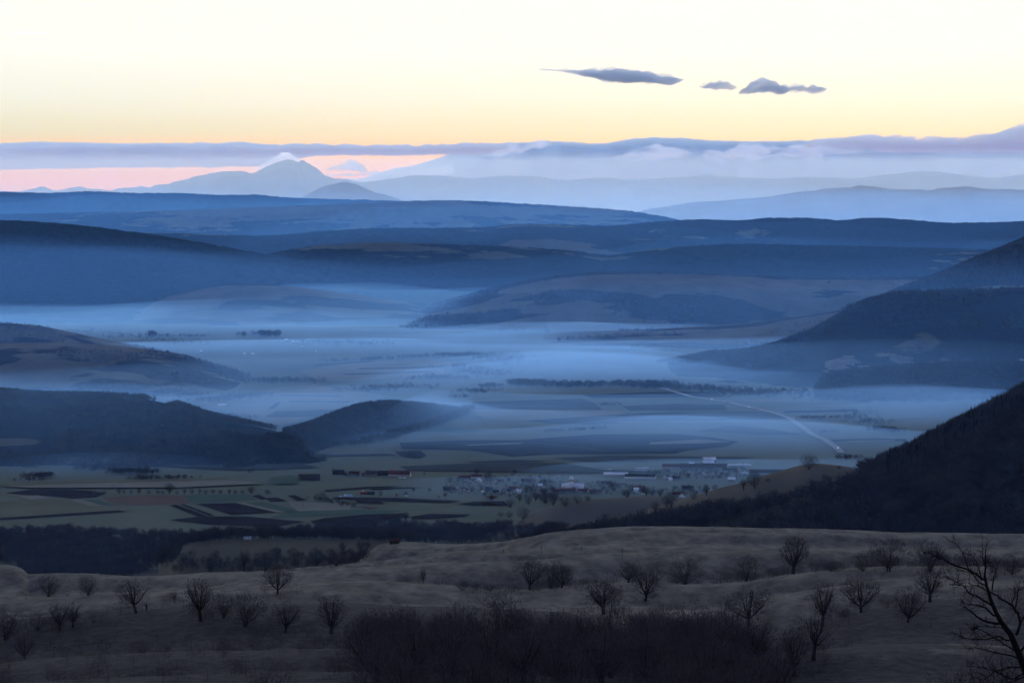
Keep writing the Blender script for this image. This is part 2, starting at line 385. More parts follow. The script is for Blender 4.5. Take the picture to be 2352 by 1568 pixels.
H_l3 = hill('long_slope', [(-500, 735), (0, 742), (80, 748), (170, 765), (260, 785), (400, 812), (500, 835), (640, 870), (2850, 1000)], 9300, 700, 600, M_pasture, amp=4, wl_=420., cover=lambda X, Y, Z, T, x: np.clip(.45+.45*fbm(X/300., Y/400., 4, 15), 0, 1), xr=(-500, 640), nx=160, nt=50)
# right: wooded slopes with the quarry, cone behind
H_r3 = hill('low_wooded_ridge', [(-500, 1000), (1850, 900), (1900, 868), (2000, 853), (2150, 842), (2352, 838), (2850, 830)], 7500, 700, 500, M_wood, amp=5, wl_=260., xr=(1830, 2850), nx=160, nt=60, fine=1.0)
H_r2 = hill('quarry_hill', [(-500, 1000), (1300, 880), (1440, 850), (1560, 830), (1650, 812), (1740, 795), (1800, 777), (1860, 752), (1930, 716), (2000, 691), (2060, 677), (2100, 673), (2200, 669), (2352, 668), (2850, 660)], 8500, 1300, 800, M_wood, amp=14, wl_=420., cover=lambda X, Y, Z, T, x: np.clip(.9+.4*fbm(X/240., Y/300., 4, 18), 0, 1), xr=(1300, 2850), nx=230, nt=90, fine=1.5)
H_r1 = hill('far_cone', [(-500, 1000), (1950, 720), (2060, 668), (2130, 643), (2200, 612), (2280, 580), (2352, 551), (2450, 520), (2850, 560)], 11500, 2200, 1500, M_wood, amp=14, wl_=600., xr=(1950, 2850), nx=140, nt=70)
H_r4 = hill('field_slope', [(-500, 1000), (1250, 770), (1350, 764), (1500, 758), (1700, 745), (1850, 725), (2000, 700), (2150, 672), (2352, 650), (2850, 640)], 10300, 1300, 800, M_pasture, amp=5, wl_=500., cover=lambda X, Y, Z, T, x: np.clip(.28+.6*fbm(X/500., Y/260., 4, 22), 0, 1), xr=(1250, 2850), nx=190, nt=60)
H_m1 = hill('pasture_ridge', [(-500, 1000), (860, 745), (930, 720), (1010, 700), (1100, 675), (1200, 652), (1300, 637), (1420, 630), (1550, 630), (1700, 635), (1800, 642), (1900, 642), (2100, 641), (2400, 640), (2850, 640)], 12300, 1800, 1100, M_pasture, amp=16, wl_=800., cover=lambda X, Y, Z, T, x: np.clip(.34+.75*fbm(X/500., Y/420., 4, 25)+.5*np.clip(1-(x-1000)/320, 0, 1)+1.2*np.clip((T+.05)*9, 0, 1), 0, 1), xr=(850, 2850), nx=260, nt=90, fine=2)
# back ranges
H_h2 = hill('wooded_range', [(-500, 640), (300, 650), (480, 620), (560, 600), (640, 577), (760, 561), (900, 556), (1100, 563), (1300, 576), (1400, 586), (1500, 572), (1700, 560), (2000, 565), (2352, 575), (2850, 580)], 14500, 2900, 1800, M_far, amp=26, wl_=1300., cover=lambda X, Y, Z, T, x: np.clip(.86+.5*fbm(X/900., Y/900., 4, 31), 0, 1), nt=80, fine=4)
H_h1 = hill('dark_range', [(-500, 490), (0, 506), (100, 511), (200, 519), (300, 531), (370, 541), (480, 560), (640, 590), (900, 640), (1200, 690), (2850, 760)], 13800, 2600, 2200, M_far, amp=26, wl_=1200., cover=lambda X, Y, Z, T, x: np.clip(1.05+.4*fbm(X/900., Y/900., 4, 33), 0, 1), xr=(-500, 1250), nx=230, nt=80, fine=4)
H_h3 = hill('middle_range', [(-500, 545), (330, 536), (600, 541), (760, 530), (900, 526), (1100, 526), (1200, 517), (1400, 520), (1500, 510), (1620, 503), (1700, 505), (1760, 500), (1850, 500), (1920, 505), (2000, 500), (2080, 504), (2200, 512), (2300, 511), (2352, 509), (2850, 500)], 18500, 4500, 3000, M_far, amp=40, wl_=1700., cover=lambda X, Y, Z, T, x: np.clip(.70+.65*fbm(X/1100., Y/1500., 4, 37), 0, 1), nt=80, fine=5)
H_h4 = hill('upper_range', [(-500, 500), (0, 492), (400, 484), (600, 477), (800, 469), (1040, 461), (1200, 468), (1350, 478), (1450, 487), (1515, 497), (1600, 512), (2850, 560)], 25000, 6000, 4000, M_far, amp=45, wl_=2600., cover=lambda X, Y, Z, T, x: np.clip(.85+.6*fbm(X/1500., Y/2500., 4, 41), 0, 1), nt=60, fine=6)
H_h5 = hill('far_range', [(-500, 445), (0, 442), (120, 444), (200, 441), (330, 445), (420, 445), (500, 449), (580, 449), (660, 455), (760, 459), (900, 463), (1100, 475), (1400, 500), (2850, 560)], 30000, 5000, 4000, M_far, amp=40, wl_=2600., cover=lambda X, Y, Z, T, x: np.clip(1.0+.5*fbm(X/1900., Y/1900., 4, 43), 0, 1), nt=50, fine=6)
for nm, cr, D_, fr in (('near_mountain', [(-500, 560), (1380, 500), (1500, 477), (1600, 463), (1700, 457), (1760, 452), (1800, 444), (1830, 440), (1870, 438), (1900, 434), (1950, 430), (1980, 427), (2010, 430), (2050, 436), (2130, 437), (2160, 434), (2220, 430), (2260, 434), (2352, 438), (2850, 450)], 46000, 6000),
                       ('small_mountain', [(-500, 560), (640, 480), (690, 456), (740, 431), (770, 421), (790, 418), (815, 422), (850, 436), (900, 451), (960, 470), (2850, 560)], 56000, 5000),
                       ('rocky_mountain', [(-500, 445), (-60, 436), (0, 438), (40, 440), (75, 432), (100, 428), (125, 436), (140, 437), (160, 432), (185, 429), (205, 434), (225, 434), (250, 438), (285, 430), (310, 430), (325, 427), (345, 430), (360, 425), (385, 424), (400, 417), (430, 411), (460, 403), (490, 396), (520, 392), (545, 391), (560, 393), (580, 396), (590, 392), (615, 381), (640, 371), (660, 366), (675, 368), (686, 372), (695, 367), (705, 372), (720, 381), (735, 392), (745, 401), (765, 407), (800, 412), (860, 425), (950, 440), (2850, 560)], 74000, 9000),
                       ('snowy_range', [(-500, 500), (700, 450), (800, 424), (850, 417), (960, 404), (1020, 406), (1080, 409), (1160, 405), (1210, 405), (1300, 413), (1380, 409), (1450, 413), (1530, 409), (1600, 404), (1630, 403), (1700, 408), (1800, 410), (1850, 408), (1950, 411), (2020, 404), (2100, 396), (2150, 395), (2200, 401), (2280, 407), (2352, 402), (2850, 400)], 82000, 9000)):
    xs_ = np.linspace(-500, 2850, 1100)
    a_ = 1.6 if D_ > 50000 else 1.2
    cr = np.stack([xs_, smooth_interp(xs_, cr) + a_*fbm(xs_/22., xs_*0, 4, D_ % 71, .55)*.6 - 1.5*(.5-np.abs(vnoise(xs_/7., xs_*0, 77)))*np.clip((520-smooth_interp(xs_, cr))/100, 0, 1)], -1)
    hill(nm, cr, float(D_), fr, 5000, M_rock, amp=D_*.0022, wl_=D_*.03, nx=1100, nt=50, cover=None, flt=.4)

# ------------------------------------------------------------------ clouds beyond the mountains
def cloud(name, top, bot, D, depth, m, n=160, k=20, rough=1.0, seed=0):
    """a long cloud: traced upper and lower edge, round in section, ruffled"""
    x0, x1 = max(top[0][0], bot[0][0]), min(top[-1][0], bot[-1][0])
    xs = np.linspace(x0, x1, n)
    yt = smooth_interp(xs, top); yb = smooth_interp(xs, bot)
    px = D/F
    yt = yt - rough*(fbm(xs/22., xs*0, 5, seed+1, .68))*np.clip((yb-yt)/14, .05, 1); yb = yb + .6*rough*fbm(xs/24., xs*0, 5, seed+2, .65)*np.clip((yb-yt)/14, .05, 1)
    yb = np.maximum(yb, yt+.05)
    zt = zat(xs, yt, D); zb = zat(xs, yb, D); zc = (zt+zb)/2; hh = (zt-zb)/2
    a = np.linspace(0, 2*np.pi, k, endpoint=False)
    A, XS = np.meshgrid(a, xs); HH = hh[:, None]; ZC = zc[:, None]
    dep = depth*np.clip(HH/np.max(hh), .02, 1)**.6
    jit = 1 + .18*rough*fbm(XS/30., A*1.5, 3, seed+4)*np.clip(np.abs(np.cos(A)), 0, 1)
    Y = D + dep*np.cos(A)*jit
    Z = ZC + HH*np.sin(A)
    X = s_of(XS)*D*1.0 + 0*Y
    V = np.stack([X, Y, Z], -1).reshape(-1, 3)
    i = np.arange(n-1)[:, None]*k; j = np.arange(k)[None]; j2 = (j+1) % k
    f = np.stack([i+j, i+j2, i+k+j2, i+k+j], -1).reshape(-1, 4)
    V = np.concatenate([V, [V[:k].mean(0)], [V[-k:].mean(0)]])
    c0, c1 = n*k, n*k+1; jj = np.arange(k)
    t0 = np.stack([np.full(k, c0), (jj+1) % k, jj], -1); t1 = np.stack([np.full(k, c1), (n-1)*k+jj, (n-1)*k+(jj+1) % k], -1)
    return mesh_np(name, V, [f, np.concatenate([t0, t1])], m, smooth=True)
M_fringe = volume('fringe_vapour', (.96, .96, 1.0), .0006, .2)
M_cloud = volume('cloud_vapour', (.96, .96, 1.0), .0024, .1)
M_bank = volume('cloud_bank_vapour', (.80, .92, .90), 7.0e-4, .1, (.30, .30, .30))
M_wisp = volume('wisp_vapour', (.74, .90, 1.0), .0005, .25, (.4, .4, .4))
M_cap = volume('cap_vapour', (.97, 1.0, 1.0), .0022, .45)
CB = 125000.
def cl_(label, *a, **k):
    o = cloud('cloud', *a, **k); tag(o, label, 'cloud', 'evening clouds')
    if a[4] is M_cloud:                     # thin torn vapour round the three dark clouds
        top, bot, D, dep = a[0], a[1], a[2], a[3]
        kk = dict(k); kk['rough'] = k['rough']*2.2; kk['seed'] = k['seed']+50
        f = cloud('fringe', [(x, y-1.2) for x, y in top], [(x, y+1.6) for x, y in bot], D, dep*1.1, M_fringe, **kk); f.parent = o
    return o
cl_('long thin dark cloud high over the valley with a tapering left tail', [(1238, 158), (1290, 161), (1330, 161), (1380, 160), (1440, 160), (1480, 165), (1520, 174), (1570, 183)], [(1238, 160), (1290, 165), (1340, 174), (1380, 184), (1420, 189), (1480, 190), (1540, 195), (1570, 184)], 62000., 900, M_cloud, rough=2.4, seed=11, n=420, k=28)
cl_('smallest dark puff of cloud between the two longer dark clouds', [(1604, 198), (1618, 194), (1630, 188), (1640, 187), (1655, 191), (1680, 194), (1692, 201)], [(1604, 200), (1618, 204), (1640, 206), (1660, 205), (1675, 206), (1692, 202)], 62000., 500, M_cloud, rough=4, seed=13, n=220, k=28)
cl_('ragged dark cloud with a humped left end, rightmost of the dark clouds', [(1696, 212), (1715, 196), (1730, 187), (1750, 184), (1765, 188), (1790, 192), (1815, 197), (1840, 195), (1865, 196), (1897, 204)], [(1696, 217), (1715, 214), (1740, 213), (1770, 212), (1790, 216), (1820, 209), (1860, 212), (1890, 210), (1897, 206)], 62000., 700, M_cloud, rough=4.5, seed=17, n=360, k=28)
cl_('flat grey cloud layer along the left horizon above the pink strip', [(-600, 334), (0, 333), (60, 330), (110, 328), (200, 330), (280, 332), (400, 331), (560, 330), (700, 332), (820, 334), (930, 334), (1000, 332), (1060, 330), (1180, 334)], [(-600, 390), (0, 389), (120, 387), (280, 385), (420, 384), (560, 383), (640, 379), (690, 362), (740, 357), (900, 357), (1060, 356), (1180, 350)], CB, 9000, M_bank, rough=2.6, seed=21, n=420)
cl_('huge smooth pale cloud bank covering the right horizon', [(700, 420), (760, 412), (830, 408), (870, 396), (920, 384), (960, 378), (1000, 364), (1040, 350), (1100, 334), (1160, 327), (1280, 324), (1360, 329), (1400, 327), (1450, 319), (1500, 315), (1570, 317), (1620, 321), (1720, 324), (1850, 322), (1900, 318), (2000, 322), (2352, 330), (2900, 330)], [(700, 424), (800, 440), (1000, 460), (1300, 470), (1340, 474), (2000, 480), (2900, 480)], CB+26000, 9000, M_bank, rough=1.2, seed=23, n=420)
cl_('bumpy cloud ridge with a rounded tower at the right edge', [(1800, 340), (1860, 325), (1900, 317), (1960, 317), (2010, 313), (2080, 314), (2150, 313), (2240, 312), (2290, 306), (2310, 300), (2330, 290), (2352, 288), (2400, 292), (2500, 300), (2900, 320)], [(1800, 344), (1900, 344), (2000, 346), (2352, 348), (2900, 350)], CB-9000, 5000, M_bank, rough=5, seed=29, n=300)
cl_('low lumpy grey cloud right of the rocky peak in the pink gap', [(752, 388), (770, 377), (800, 374), (830, 380), (842, 390)], [(752, 392), (790, 395), (842, 394)], CB-12000, 2500, M_bank, rough=7, seed=31, n=80)
cl_('thin low cloud beside the foot of the rocky peak', [(750, 402), (790, 399), (850, 396), (900, 390), (980, 386), (1040, 380)], [(750, 405), (800, 405), (880, 404), (1040, 404)], CB-14000, 2500, M_bank, rough=6, seed=33, n=90)
cl_('white cloud cap clinging to the rocky summit', [(574, 391), (600, 381), (620, 372), (640, 356), (655, 351), (672, 353), (684, 359), (692, 366)], [(574, 394), (600, 391), (620, 386), (645, 378), (660, 382), (680, 376), (690, 370)], 98500., 1200, M_cap, rough=5, seed=37, n=100)

cl_('pale streaky wisp rising in front of the smooth cloud bank', [(1095, 356), (1130, 349), (1160, 340), (1200, 332), (1240, 326), (1262, 330)], [(1095, 360), (1150, 358), (1200, 349), (1240, 340), (1262, 334)], CB-16000, 2000, M_wisp, rough=7, seed=41, n=160)
cl_('lumpy pale cloud over the orange slits left of centre right', [(1400, 362), (1440, 350), (1480, 341), (1520, 334), (1570, 338), (1600, 348)], [(1400, 365), (1480, 366), (1560, 362), (1600, 354)], CB-15000, 2500, M_wisp, rough=7, seed=43, n=160)
cl_('knobbly pale cloud in the middle of the right bank', [(1610, 350), (1660, 342), (1720, 336), (1760, 333), (1800, 338), (1860, 334), (1930, 338), (1980, 346)], [(1610, 362), (1700, 366), (1800, 362), (1900, 358), (1980, 350)], CB-15500, 2500, M_wisp, rough=8, seed=45, n=240)
cl_('thin pale cloud line across the far right of the bank', [(1960, 347), (2100, 344), (2352, 345), (2700, 346)], [(1960, 350), (2100, 352), (2352, 352), (2700, 352)], CB-13000, 2000, M_wisp, rough=3, seed=47, n=240)
def contrail(label, x0, x1, y, w, D):
    n = 40; xs = np.linspace(x0, x1, n); p = np.stack(P(xs, y+.0*xs, D+0*xs), -1)
    k = 8; a = np.arange(k)*2*np.pi/k; r = w*D/F*np.sin(np.linspace(.03, np.pi-.03, n))**.5
    V = np.stack([np.broadcast_to(p[:, 0:1], (n, k)), p[:, 1:2]+r[:, None]*np.cos(a), p[:, 2:3]+r[:, None]*np.sin(a)], -1).reshape(-1, 3)
    i = np.arange(n-1)[:, None]*k; j = np.arange(k)[None]; j2 = (j+1) % k
    o = mesh_np('contrail', V, [np.stack([i+j, i+j2, i+k+j2, i+k+j], -1).reshape(-1, 4), ] , M_trail)
    me = o.data; bm = __import__('bmesh').new(); bm.from_mesh(me); __import__('bmesh').ops.holes_fill(bm, edges=[e for e in bm.edges if e.is_boundary], sides=0); bm.to_mesh(me); bm.free()
    tag(o, label, 'contrail')
M_trail = volume('ice_trail', (1, 1, 1), .03, .8)
contrail('short bright contrail in the upper left of the sky', 26, 116, 77, .9, 100000.)
contrail('faint contrail at the right, above the humped dark cloud', 1894, 1952, 166, .5, 100000.)
contrail('tiny pink contrail low over the left horizon', 28, 36, 376, .5, 112000.)

# ------------------------------------------------------------------ haze and valley mist
def box(name, x0, x1, y0, y1, z0, z1, m):
    V = [(x, y, z) for x in (x0, x1) for y in (y0, y1) for z in (z0, z1)]
    f = [(0, 1, 3, 2), (4, 6, 7, 5), (0, 4, 5, 1), (2, 3, 7, 6), (0, 2, 6, 4), (1, 5, 7, 3)]
    return mesh_np(name, V, np.array(f), m)
M_haze = volume('haze_air', (.14, .40, 1.0), 0.5e-5, .62, (.9, .9, .9))
hz = box('haze', -30000, 30000, -3000, 97000, -60, 1640, M_haze); tag(hz, kind='stuff')

def mist(name, top, y0, y1, m, x0=-420, x1=2772, nx=150, ny=130, label=None):
    """bank of mist: flat underside below the ground, softly swelling top"""
    ss = s_of(np.linspace(x0, x1, nx)); ys = np.geomspace(y0, y1, ny)
    Y, S = np.meshgrid(ys, ss, indexing='ij'); X = S*Y
    e = np.clip(np.minimum((Y-y0)/(.22*y0), (y1-Y)/(.12*y1)), 0, 1); e = e*e*(3-2*e)
    ex = np.clip(np.minimum(S-ss[0], ss[-1]-S)/.02, 0, 1)
    H = np.maximum(top(X, Y, CX+S*F), -6)
    H = -12 + (H+12)*e*ex
    B = -14 + 0*H
    V = np.concatenate([np.stack([X, Y, H], -1).reshape(-1, 3), np.stack([X, Y, B], -1).reshape(-1, 3)])
    n = nx*ny; f = grid_faces(ny, nx); fb = f[:, ::-1]+n
    def strip(idx): 
        a = idx[:-1]; b = idx[1:]; return np.stack([a, a+n, b+n, b], -1)
    I = np.arange(n).reshape(ny, nx)
    sides = [strip(I[0]), strip(I[-1][::-1]), strip(I[:, 0][::-1]), strip(I[:, -1])]
    o = mesh_np(name, V, np.concatenate([f, fb]+sides), m, smooth=True); tag(o, kind='stuff'); return o
M_mist5 = volume('far_valley_mist', (.25, .52, 1.0), 4.2e-4, .62, (.85, .85, .85))
M_mist1 = volume('valley_mist_low', (.32, .57, 1.0), 6.5e-4, .62, (0, 0, 0))
M_mist2 = volume('valley_mist_high', (.28, .54, 1.0), 2.4e-4, .62, (0, 0, 0))
M_mist3 = volume('basin_mist', (.95, .90, .82), 3.0e-5, .48)
bm_ = box('mist', -29000, 29000, 60000, 72500, -50, 1500, M_mist3); tag(bm_, kind='stuff')
bm_ = box('mist', -29000, 29000, 33500, 44000, -50, 1080, M_mist3)
M_mist4 = volume('range_mist', (.15, .40, 1.0), 2.8e-5, .70, (.9, .9, .9)); tag(bm_, kind='stuff')
def G(x, Y, x0, wx, y0, wy): return np.exp(-((x-x0)/wx)**2 - ((Y-y0)/wy)**2)
mist('mist', lambda X, Y, x: -1 + 24*fbm(X/800., Y/600., 3, 51) + 14*np.clip((Y-9000)/1500, 0, 1) + 34*G(x, Y, 1780, 360, 5650, 260) + 24*G(x, Y, 1280, 280, 8300, 1100) + 45*G(x, Y, 1000, 105, 6250, 250) + 30*G(x, Y, 950, 80, 6060, 90) + 40*G(x, Y, 2150, 330, 6700, 600)
     + 16*G(x, Y, 1700, 400, 7700, 500) + 40*G(x, Y, 200, 460, 5200, 320) + 9*G(x, Y, 1500, 420, 5030, 200) + 24*G(x, Y, 1020, 200, 7400, 500), 3900, 13500, M_mist1)
mist('mist', lambda X, Y, x: 40 + 50*fbm(X/2200., Y/1800., 3, 55) + 70*G(x, Y, 150, 560, 5450, 550) + 75*G(x, Y, 2100, 480, 7300, 900) - 30*np.clip((6000-Y)/900, 0, 1), 4300, 16000, M_mist2)
mist('mist', lambda X, Y, x: 290 + 110*fbm(X/2600., Y/2600., 4, 57) + 300*np.clip((Y-14500)/9000, 0, 1) - 250*np.clip((7000-Y)/2200, 0, 1), 4700, 36000, M_mist4)
for k_, (h_, y0_) in enumerate(((50, 9300), (95, 10200), (145, 10900), (200, 11500))):
    mist('mist', lambda X, Y, x: h_*(.30+.85*np.clip((1250-x)/1300, -.5, 1)) + h_*.6*fbm(X/1500., Y/1300., 3, 71+k_), y0_, 16500, M_mist5)

# ------------------------------------------------------------------ fields, road, quarry
def proj(X, Y, Z):
    d = np.asarray(Y, float); cx = np.asarray(X)/d; cz = (np.asarray(Z)-CAMZ)/d
    f = math.cos(PITCH) - cz*math.sin(PITCH); u = math.sin(PITCH) + cz*math.cos(PITCH)
    return CX + F*cx/f, CY - F*u/f
def flat(x, y):                        # a traced point laid on the level valley floor
    c = ray(x, y)[1]; D = -CAMZ/c
    return float(ray(x, y)[0]*D), float(D)
def inside(px, py, poly):
    px = np.asarray(px); py = np.asarray(py); r = np.zeros(px.shape, bool)
    n = len(poly)
    for i in range(n):
        x0, y0 = poly[i]; x1, y1 = poly[(i+1) % n]
        if y0 == y1: continue
        c = ((y0 > py) != (y1 > py)) & (px < (x1-x0)*(py-y0)/(y1-y0)+x0)
        r ^= c
    return r
M_plough = surf('ploughed_soil', (.040, .031, .028), (.026, .021, .020), .02, stretch=(1, .4, 1), detail=6)
M_tan = surf('stubble', (.235, .212, .155), (.18, .165, .12), .012, stretch=(1, .4, 1), detail=6)
M_green = surf('winter_wheat', (.095, .125, .082), (.075, .10, .065), .012, stretch=(1, .4, 1), detail=6)
M_olive = surf('old_pasture', (.17, .16, .092), (.125, .122, .07), .012, stretch=(1, .4, 1), detail=6)
M_rust = surf('weedy_fallow', (.165, .115, .08), (.125, .09, .06), .012, stretch=(1, .4, 1), detail=6)
M_slate = surf('young_crop', (.072, .072, .062), (.052, .053, .046), .012, stretch=(1, .4, 1), detail=6)
M_road = surf('road_asphalt', (.34, .33, .32), (.28, .27, .26), .05)
M_track = surf('dirt_track', (.22, .19, .15), (.17, .15, .12), .05)
za = lambda x, y: (x*.3418, 1091+y*.3418)
zb = lambda x, y: (746.5+x*.3418, 1091+y*.3418)
zc_ = lambda x, y: (746.5+x*.3418, 689+y*.3418)
zd = lambda x, y: (1493+x*.3652, 689+y*.3652)
ze = lambda x, y: (x*.3418, 689+y*.3418)
z4 = lambda x, y: (717.7+x*.2441, 1033.6+y*.2441)
z5 = lambda x, y: (1234.5+x*.2685, 1004.9+y*.2685)
z3 = lambda x, y: (1493+x*.3652, 1091+y*.3652)
FL = [
 (za, M_olive, [(0, 180), (350, 160), (560, 170), (700, 205), (900, 230), (850, 250), (400, 262), (0, 285)]),
 (za, M_rust, [(680, 150), (1000, 133), (1230, 138), (1290, 188), (1000, 198), (780, 198)]),
 (za, M_green, [(1220, 135), (1670, 128), (1730, 165), (1500, 180), (1290, 187)]),
 (za, M_tan, [(1930, 180), (2352, 188), (2352, 232), (2000, 243)]),
 (za, M_green, [(1950, 245), (2352, 232), (2700, 238), (2600, 262), (2352, 268), (1800, 292)]),
 (za, M_plough, [(40, 120), (200, 98), (450, 97), (600, 105), (720, 122), (640, 150), (480, 158), (340, 142), (180, 133)]),
 (za, M_tan, [(120, 146), (250, 135), (350, 152), (200, 166)]),
 (za, M_tan, [(470, 170), (545, 167), (690, 204), (610, 206)]),
 (za, M_green, [(560, 165), (640, 164), (780, 201), (700, 204)]),
 (za, M_plough, [(1690, 140), (1740, 132), (1800, 160), (1760, 166)]), (za, M_plough, [(1780, 155), (1860, 150), (1930, 175), (1820, 181)]),
 (za, M_plough, [(1930, 138), (1985, 135), (2062, 168), (2000, 174)]),
 (za, M_plough, [(-200, 305), (0, 290), (400, 262), (800, 237), (850, 247), (400, 277), (0, 304), (-200, 320)]),
 (za, M_plough, [(1140, 205), (1185, 199), (1395, 277), (1330, 280)]), (za, M_plough, [(1208, 197), (1235, 195), (1440, 270), (1408, 276)]),
 (za, M_plough, [(1320, 193), (1580, 187), (1880, 250), (1550, 268)]),
 (za, M_tan, [(1598, 191), (1640, 187), (1920, 251), (1860, 253)]), (za, M_green, [(1650, 188), (1760, 180), (2000, 236), (1930, 250)]),
 (za, M_plough, [(1140, 302), (1350, 280), (1650, 278), (2050, 315), (1850, 350), (1400, 334)]),
 (zb, M_plough, [(-100, 312), (0, 290), (300, 265), (530, 258), (570, 285), (300, 320), (-50, 345)]), (zb, M_plough, [(575, 282), (700, 262), (980, 266), (940, 282), (700, 297), (585, 300)]),
 (zb, M_plough, [(200, 168), (375, 177), (398, 195), (220, 190)]),
 (zb, M_plough, [(60, 150), (500, 155), (915, 175), (830, 188), (400, 176), (60, 162)]),
 (zb, M_plough, [(890, 197), (1000, 181), (1200, 178), (1235, 206), (1000, 207)]),
 (zb, M_plough, [(0, 103), (260, 82), (430, 76), (535, 79), (300, 90), (0, 113)]), (zb, M_rust, [(240, 209), (330, 206), (352, 222), (280, 226)]),
 (zb, M_plough, [(300, 96), (560, 84), (680, 88), (520, 93), (320, 102)]),
 (zc_, M_olive, [(450, 930), (640, 885), (900, 800), (1000, 735), (1350, 812), (1500, 832), (1760, 850), (1800, 905), (1300, 940), (900, 944)]),
 (zc_, M_plough, [(500, 962), (900, 944), (1300, 944), (1800, 905), (2352, 902), (2600, 925), (2780, 955), (2700, 985), (2450, 1010), (2352, 1032), (1900, 1036), (1560, 1036), (1250, 1052), (960, 1010), (520, 1003)]),
 (zc_, M_tan, [(935, 976), (1150, 966), (1335, 961), (1310, 969), (1100, 975), (970, 981)]),
 (zc_, M_plough, [(470, 1020), (640, 1014), (683, 1047), (640, 1068), (500, 1054)]), (zc_, M_slate, [(-200, 1042), (0, 1039), (420, 1034), (485, 1045), (0, 1051)]),
 (zc_, M_slate, [(500, 1120), (900, 1104), (1250, 1097), (1600, 1099), (1850, 1140), (2352, 1160), (1700, 1168), (900, 1152), (560, 1147)]),
 (zc_, M_slate, [(1530, 1065), (1900, 1048), (2352, 1053), (2900, 1060), (2700, 1080), (1800, 1092)]),
 (zc_, M_slate, [(960, 1090), (1250, 1078), (1520, 1082), (1300, 1096), (1000, 1100)]),
 (zc_, M_slate, [(985, 686), (1400, 676), (1720, 665), (1800, 690), (1870, 742), (1600, 742), (1000, 736)]), (zc_, M_plough, [(1730, 640), (2352, 618), (2700, 622), (2680, 652), (1800, 661)]),
 (zc_, M_slate, [(1990, 716), (2352, 700), (2680, 705), (2700, 742), (2050, 746)]), (zc_, M_slate, [(1340, 814), (2000, 770), (2352, 755), (3000, 752), (3100, 800), (2352, 812), (1800, 842), (1500, 832)]),
 (zc_, M_tan, [(990, 738), (1600, 742), (2050, 748), (2000, 768), (1340, 812), (1060, 800)]), (zc_, M_olive, [(1000, 600), (2200, 575), (2280, 612), (1720, 640), (1000, 683)]),
 (zc_, M_green, [(600, 886), (820, 855), (1080, 880), (900, 897)]),
 (zd, M_tan, [(-200, 767), (400, 762), (860, 761), (870, 768), (400, 772), (-200, 775)]), (zd, M_tan, [(500, 628), (900, 620), (1080, 640), (700, 648)]),
 (zd, M_tan, [(700, 690), (1100, 664), (1350, 660), (1360, 669), (1000, 676)]), (zd, M_plough, [(830, 702), (1300, 690), (1310, 704), (850, 713)]),
 (zd, M_tan, [(860, 740), (1000, 722), (1280, 726), (1240, 752), (930, 758)]), (zd, M_olive, [(930, 770), (1300, 760), (1345, 792), (990, 822)]),
 (zd, M_slate, [(1140, 882), (1400, 872), (1620, 878), (1600, 890), (1160, 892)]), (zd, M_tan, [(1190, 893), (1540, 882), (1540, 888), (1250, 899)]), (zd, M_slate, [(500, 792), (760, 815), (960, 850), (700, 852), (300, 830)]),
 (zd, M_tan, [(0, 900), (300, 880), (520, 895), (300, 906), (0, 912)]), (zd, M_olive, [(1420, 760), (1800, 735), (1900, 800), (1600, 840), (1450, 810)]),
 (ze, M_slate, [(1000, 1110), (1200, 1096), (1700, 1084), (2000, 1100), (2155, 1130), (1600, 1146), (1250, 1131)]),
 (ze, M_plough, [(2000, 1176), (2150, 1174), (2150, 1216), (2020, 1211)]), (ze, M_green, [(1820, 1200), (1950, 1180), (2000, 1195), (2000, 1240), (1840, 1242)]),
 (ze, M_tan, [(1320, 695), (1500, 665), (1900, 590), (2110, 572), (2352, 612), (2600, 650), (2352, 722), (2290, 760), (2050, 800), (1900, 850), (1700, 815), (1500, 745)]),
 (ze, M_slate, [(1780, 792), (1850, 752), (2300, 738), (2220, 790)]), (ze, M_slate, [(1930, 682), (2352, 686), (2352, 694), (1950, 690)]), (ze, M_slate, [(1880, 640), (2300, 648), (2300, 655), (1900, 647)]), (ze, M_slate, [(1800, 735), (1860, 690), (1890, 692), (1840, 738)]),
 (ze, M_tan, [(2000, 480), (2400, 420), (2900, 400), (3050, 420), (3000, 500), (2500, 540), (2150, 545)]), (ze, M_slate, [(2400, 462), (2950, 452), (2980, 459), (2420, 470)]), (ze, M_slate, [(2300, 500), (2900, 482), (2900, 489), (2330, 509)]), (ze, M_slate, [(2100, 440), (2500, 412), (2520, 418), (2120, 447)]),
 (za, M_tan, [(0, 82), (700, 60), (1500, 40), (1800, 62), (1200, 90), (640, 92), (200, 92)]), (za, M_olive, [(0, 60), (500, 48), (1100, 30), (1500, 22), (1560, 36), (700, 58), (0, 80)]),
]
for k, (f_, m_, pts) in enumerate(FL):
    v = [flat(*f_(x, y)) for x, y in pts]
    me = bpy.data.meshes.new('field'); me.from_pydata([(x, y, .3+.03*k) for x, y in v], [], [tuple(range(len(v)))]); me.materials.append(m_)
    if me.polygons[0].normal.z < 0: me.flip_normals()
    o = bpy.data.objects.new('field', me); COL.objects.link(o); tag(o, kind='structure')
def ribbon(name, pts, w, m, z):
    p = np.array([flat(*q) for q in pts]); t = np.linspace(0, 1, len(p)); tt = np.linspace(0, 1, len(p)*6)
    x = np.interp(tt, t, p[:, 0]); y = np.interp(tt, t, p[:, 1]); d = np.stack([np.gradient(x), np.gradient(y)], -1); d /= np.linalg.norm(d, axis=1)[:, None]
    n = np.stack([-d[:, 1], d[:, 0]], -1)*w/2
    V = np.concatenate([np.stack([x+n[:, 0], y+n[:, 1], 0*x+z], -1), np.stack([x-n[:, 0], y-n[:, 1], 0*x+z], -1)])
    i = np.arange(len(x)-1); N = len(x)
    o = mesh_np(name, V, np.stack([i+N, i+N+1, i+1, i], -1), m); tag(o, kind='structure'); return o
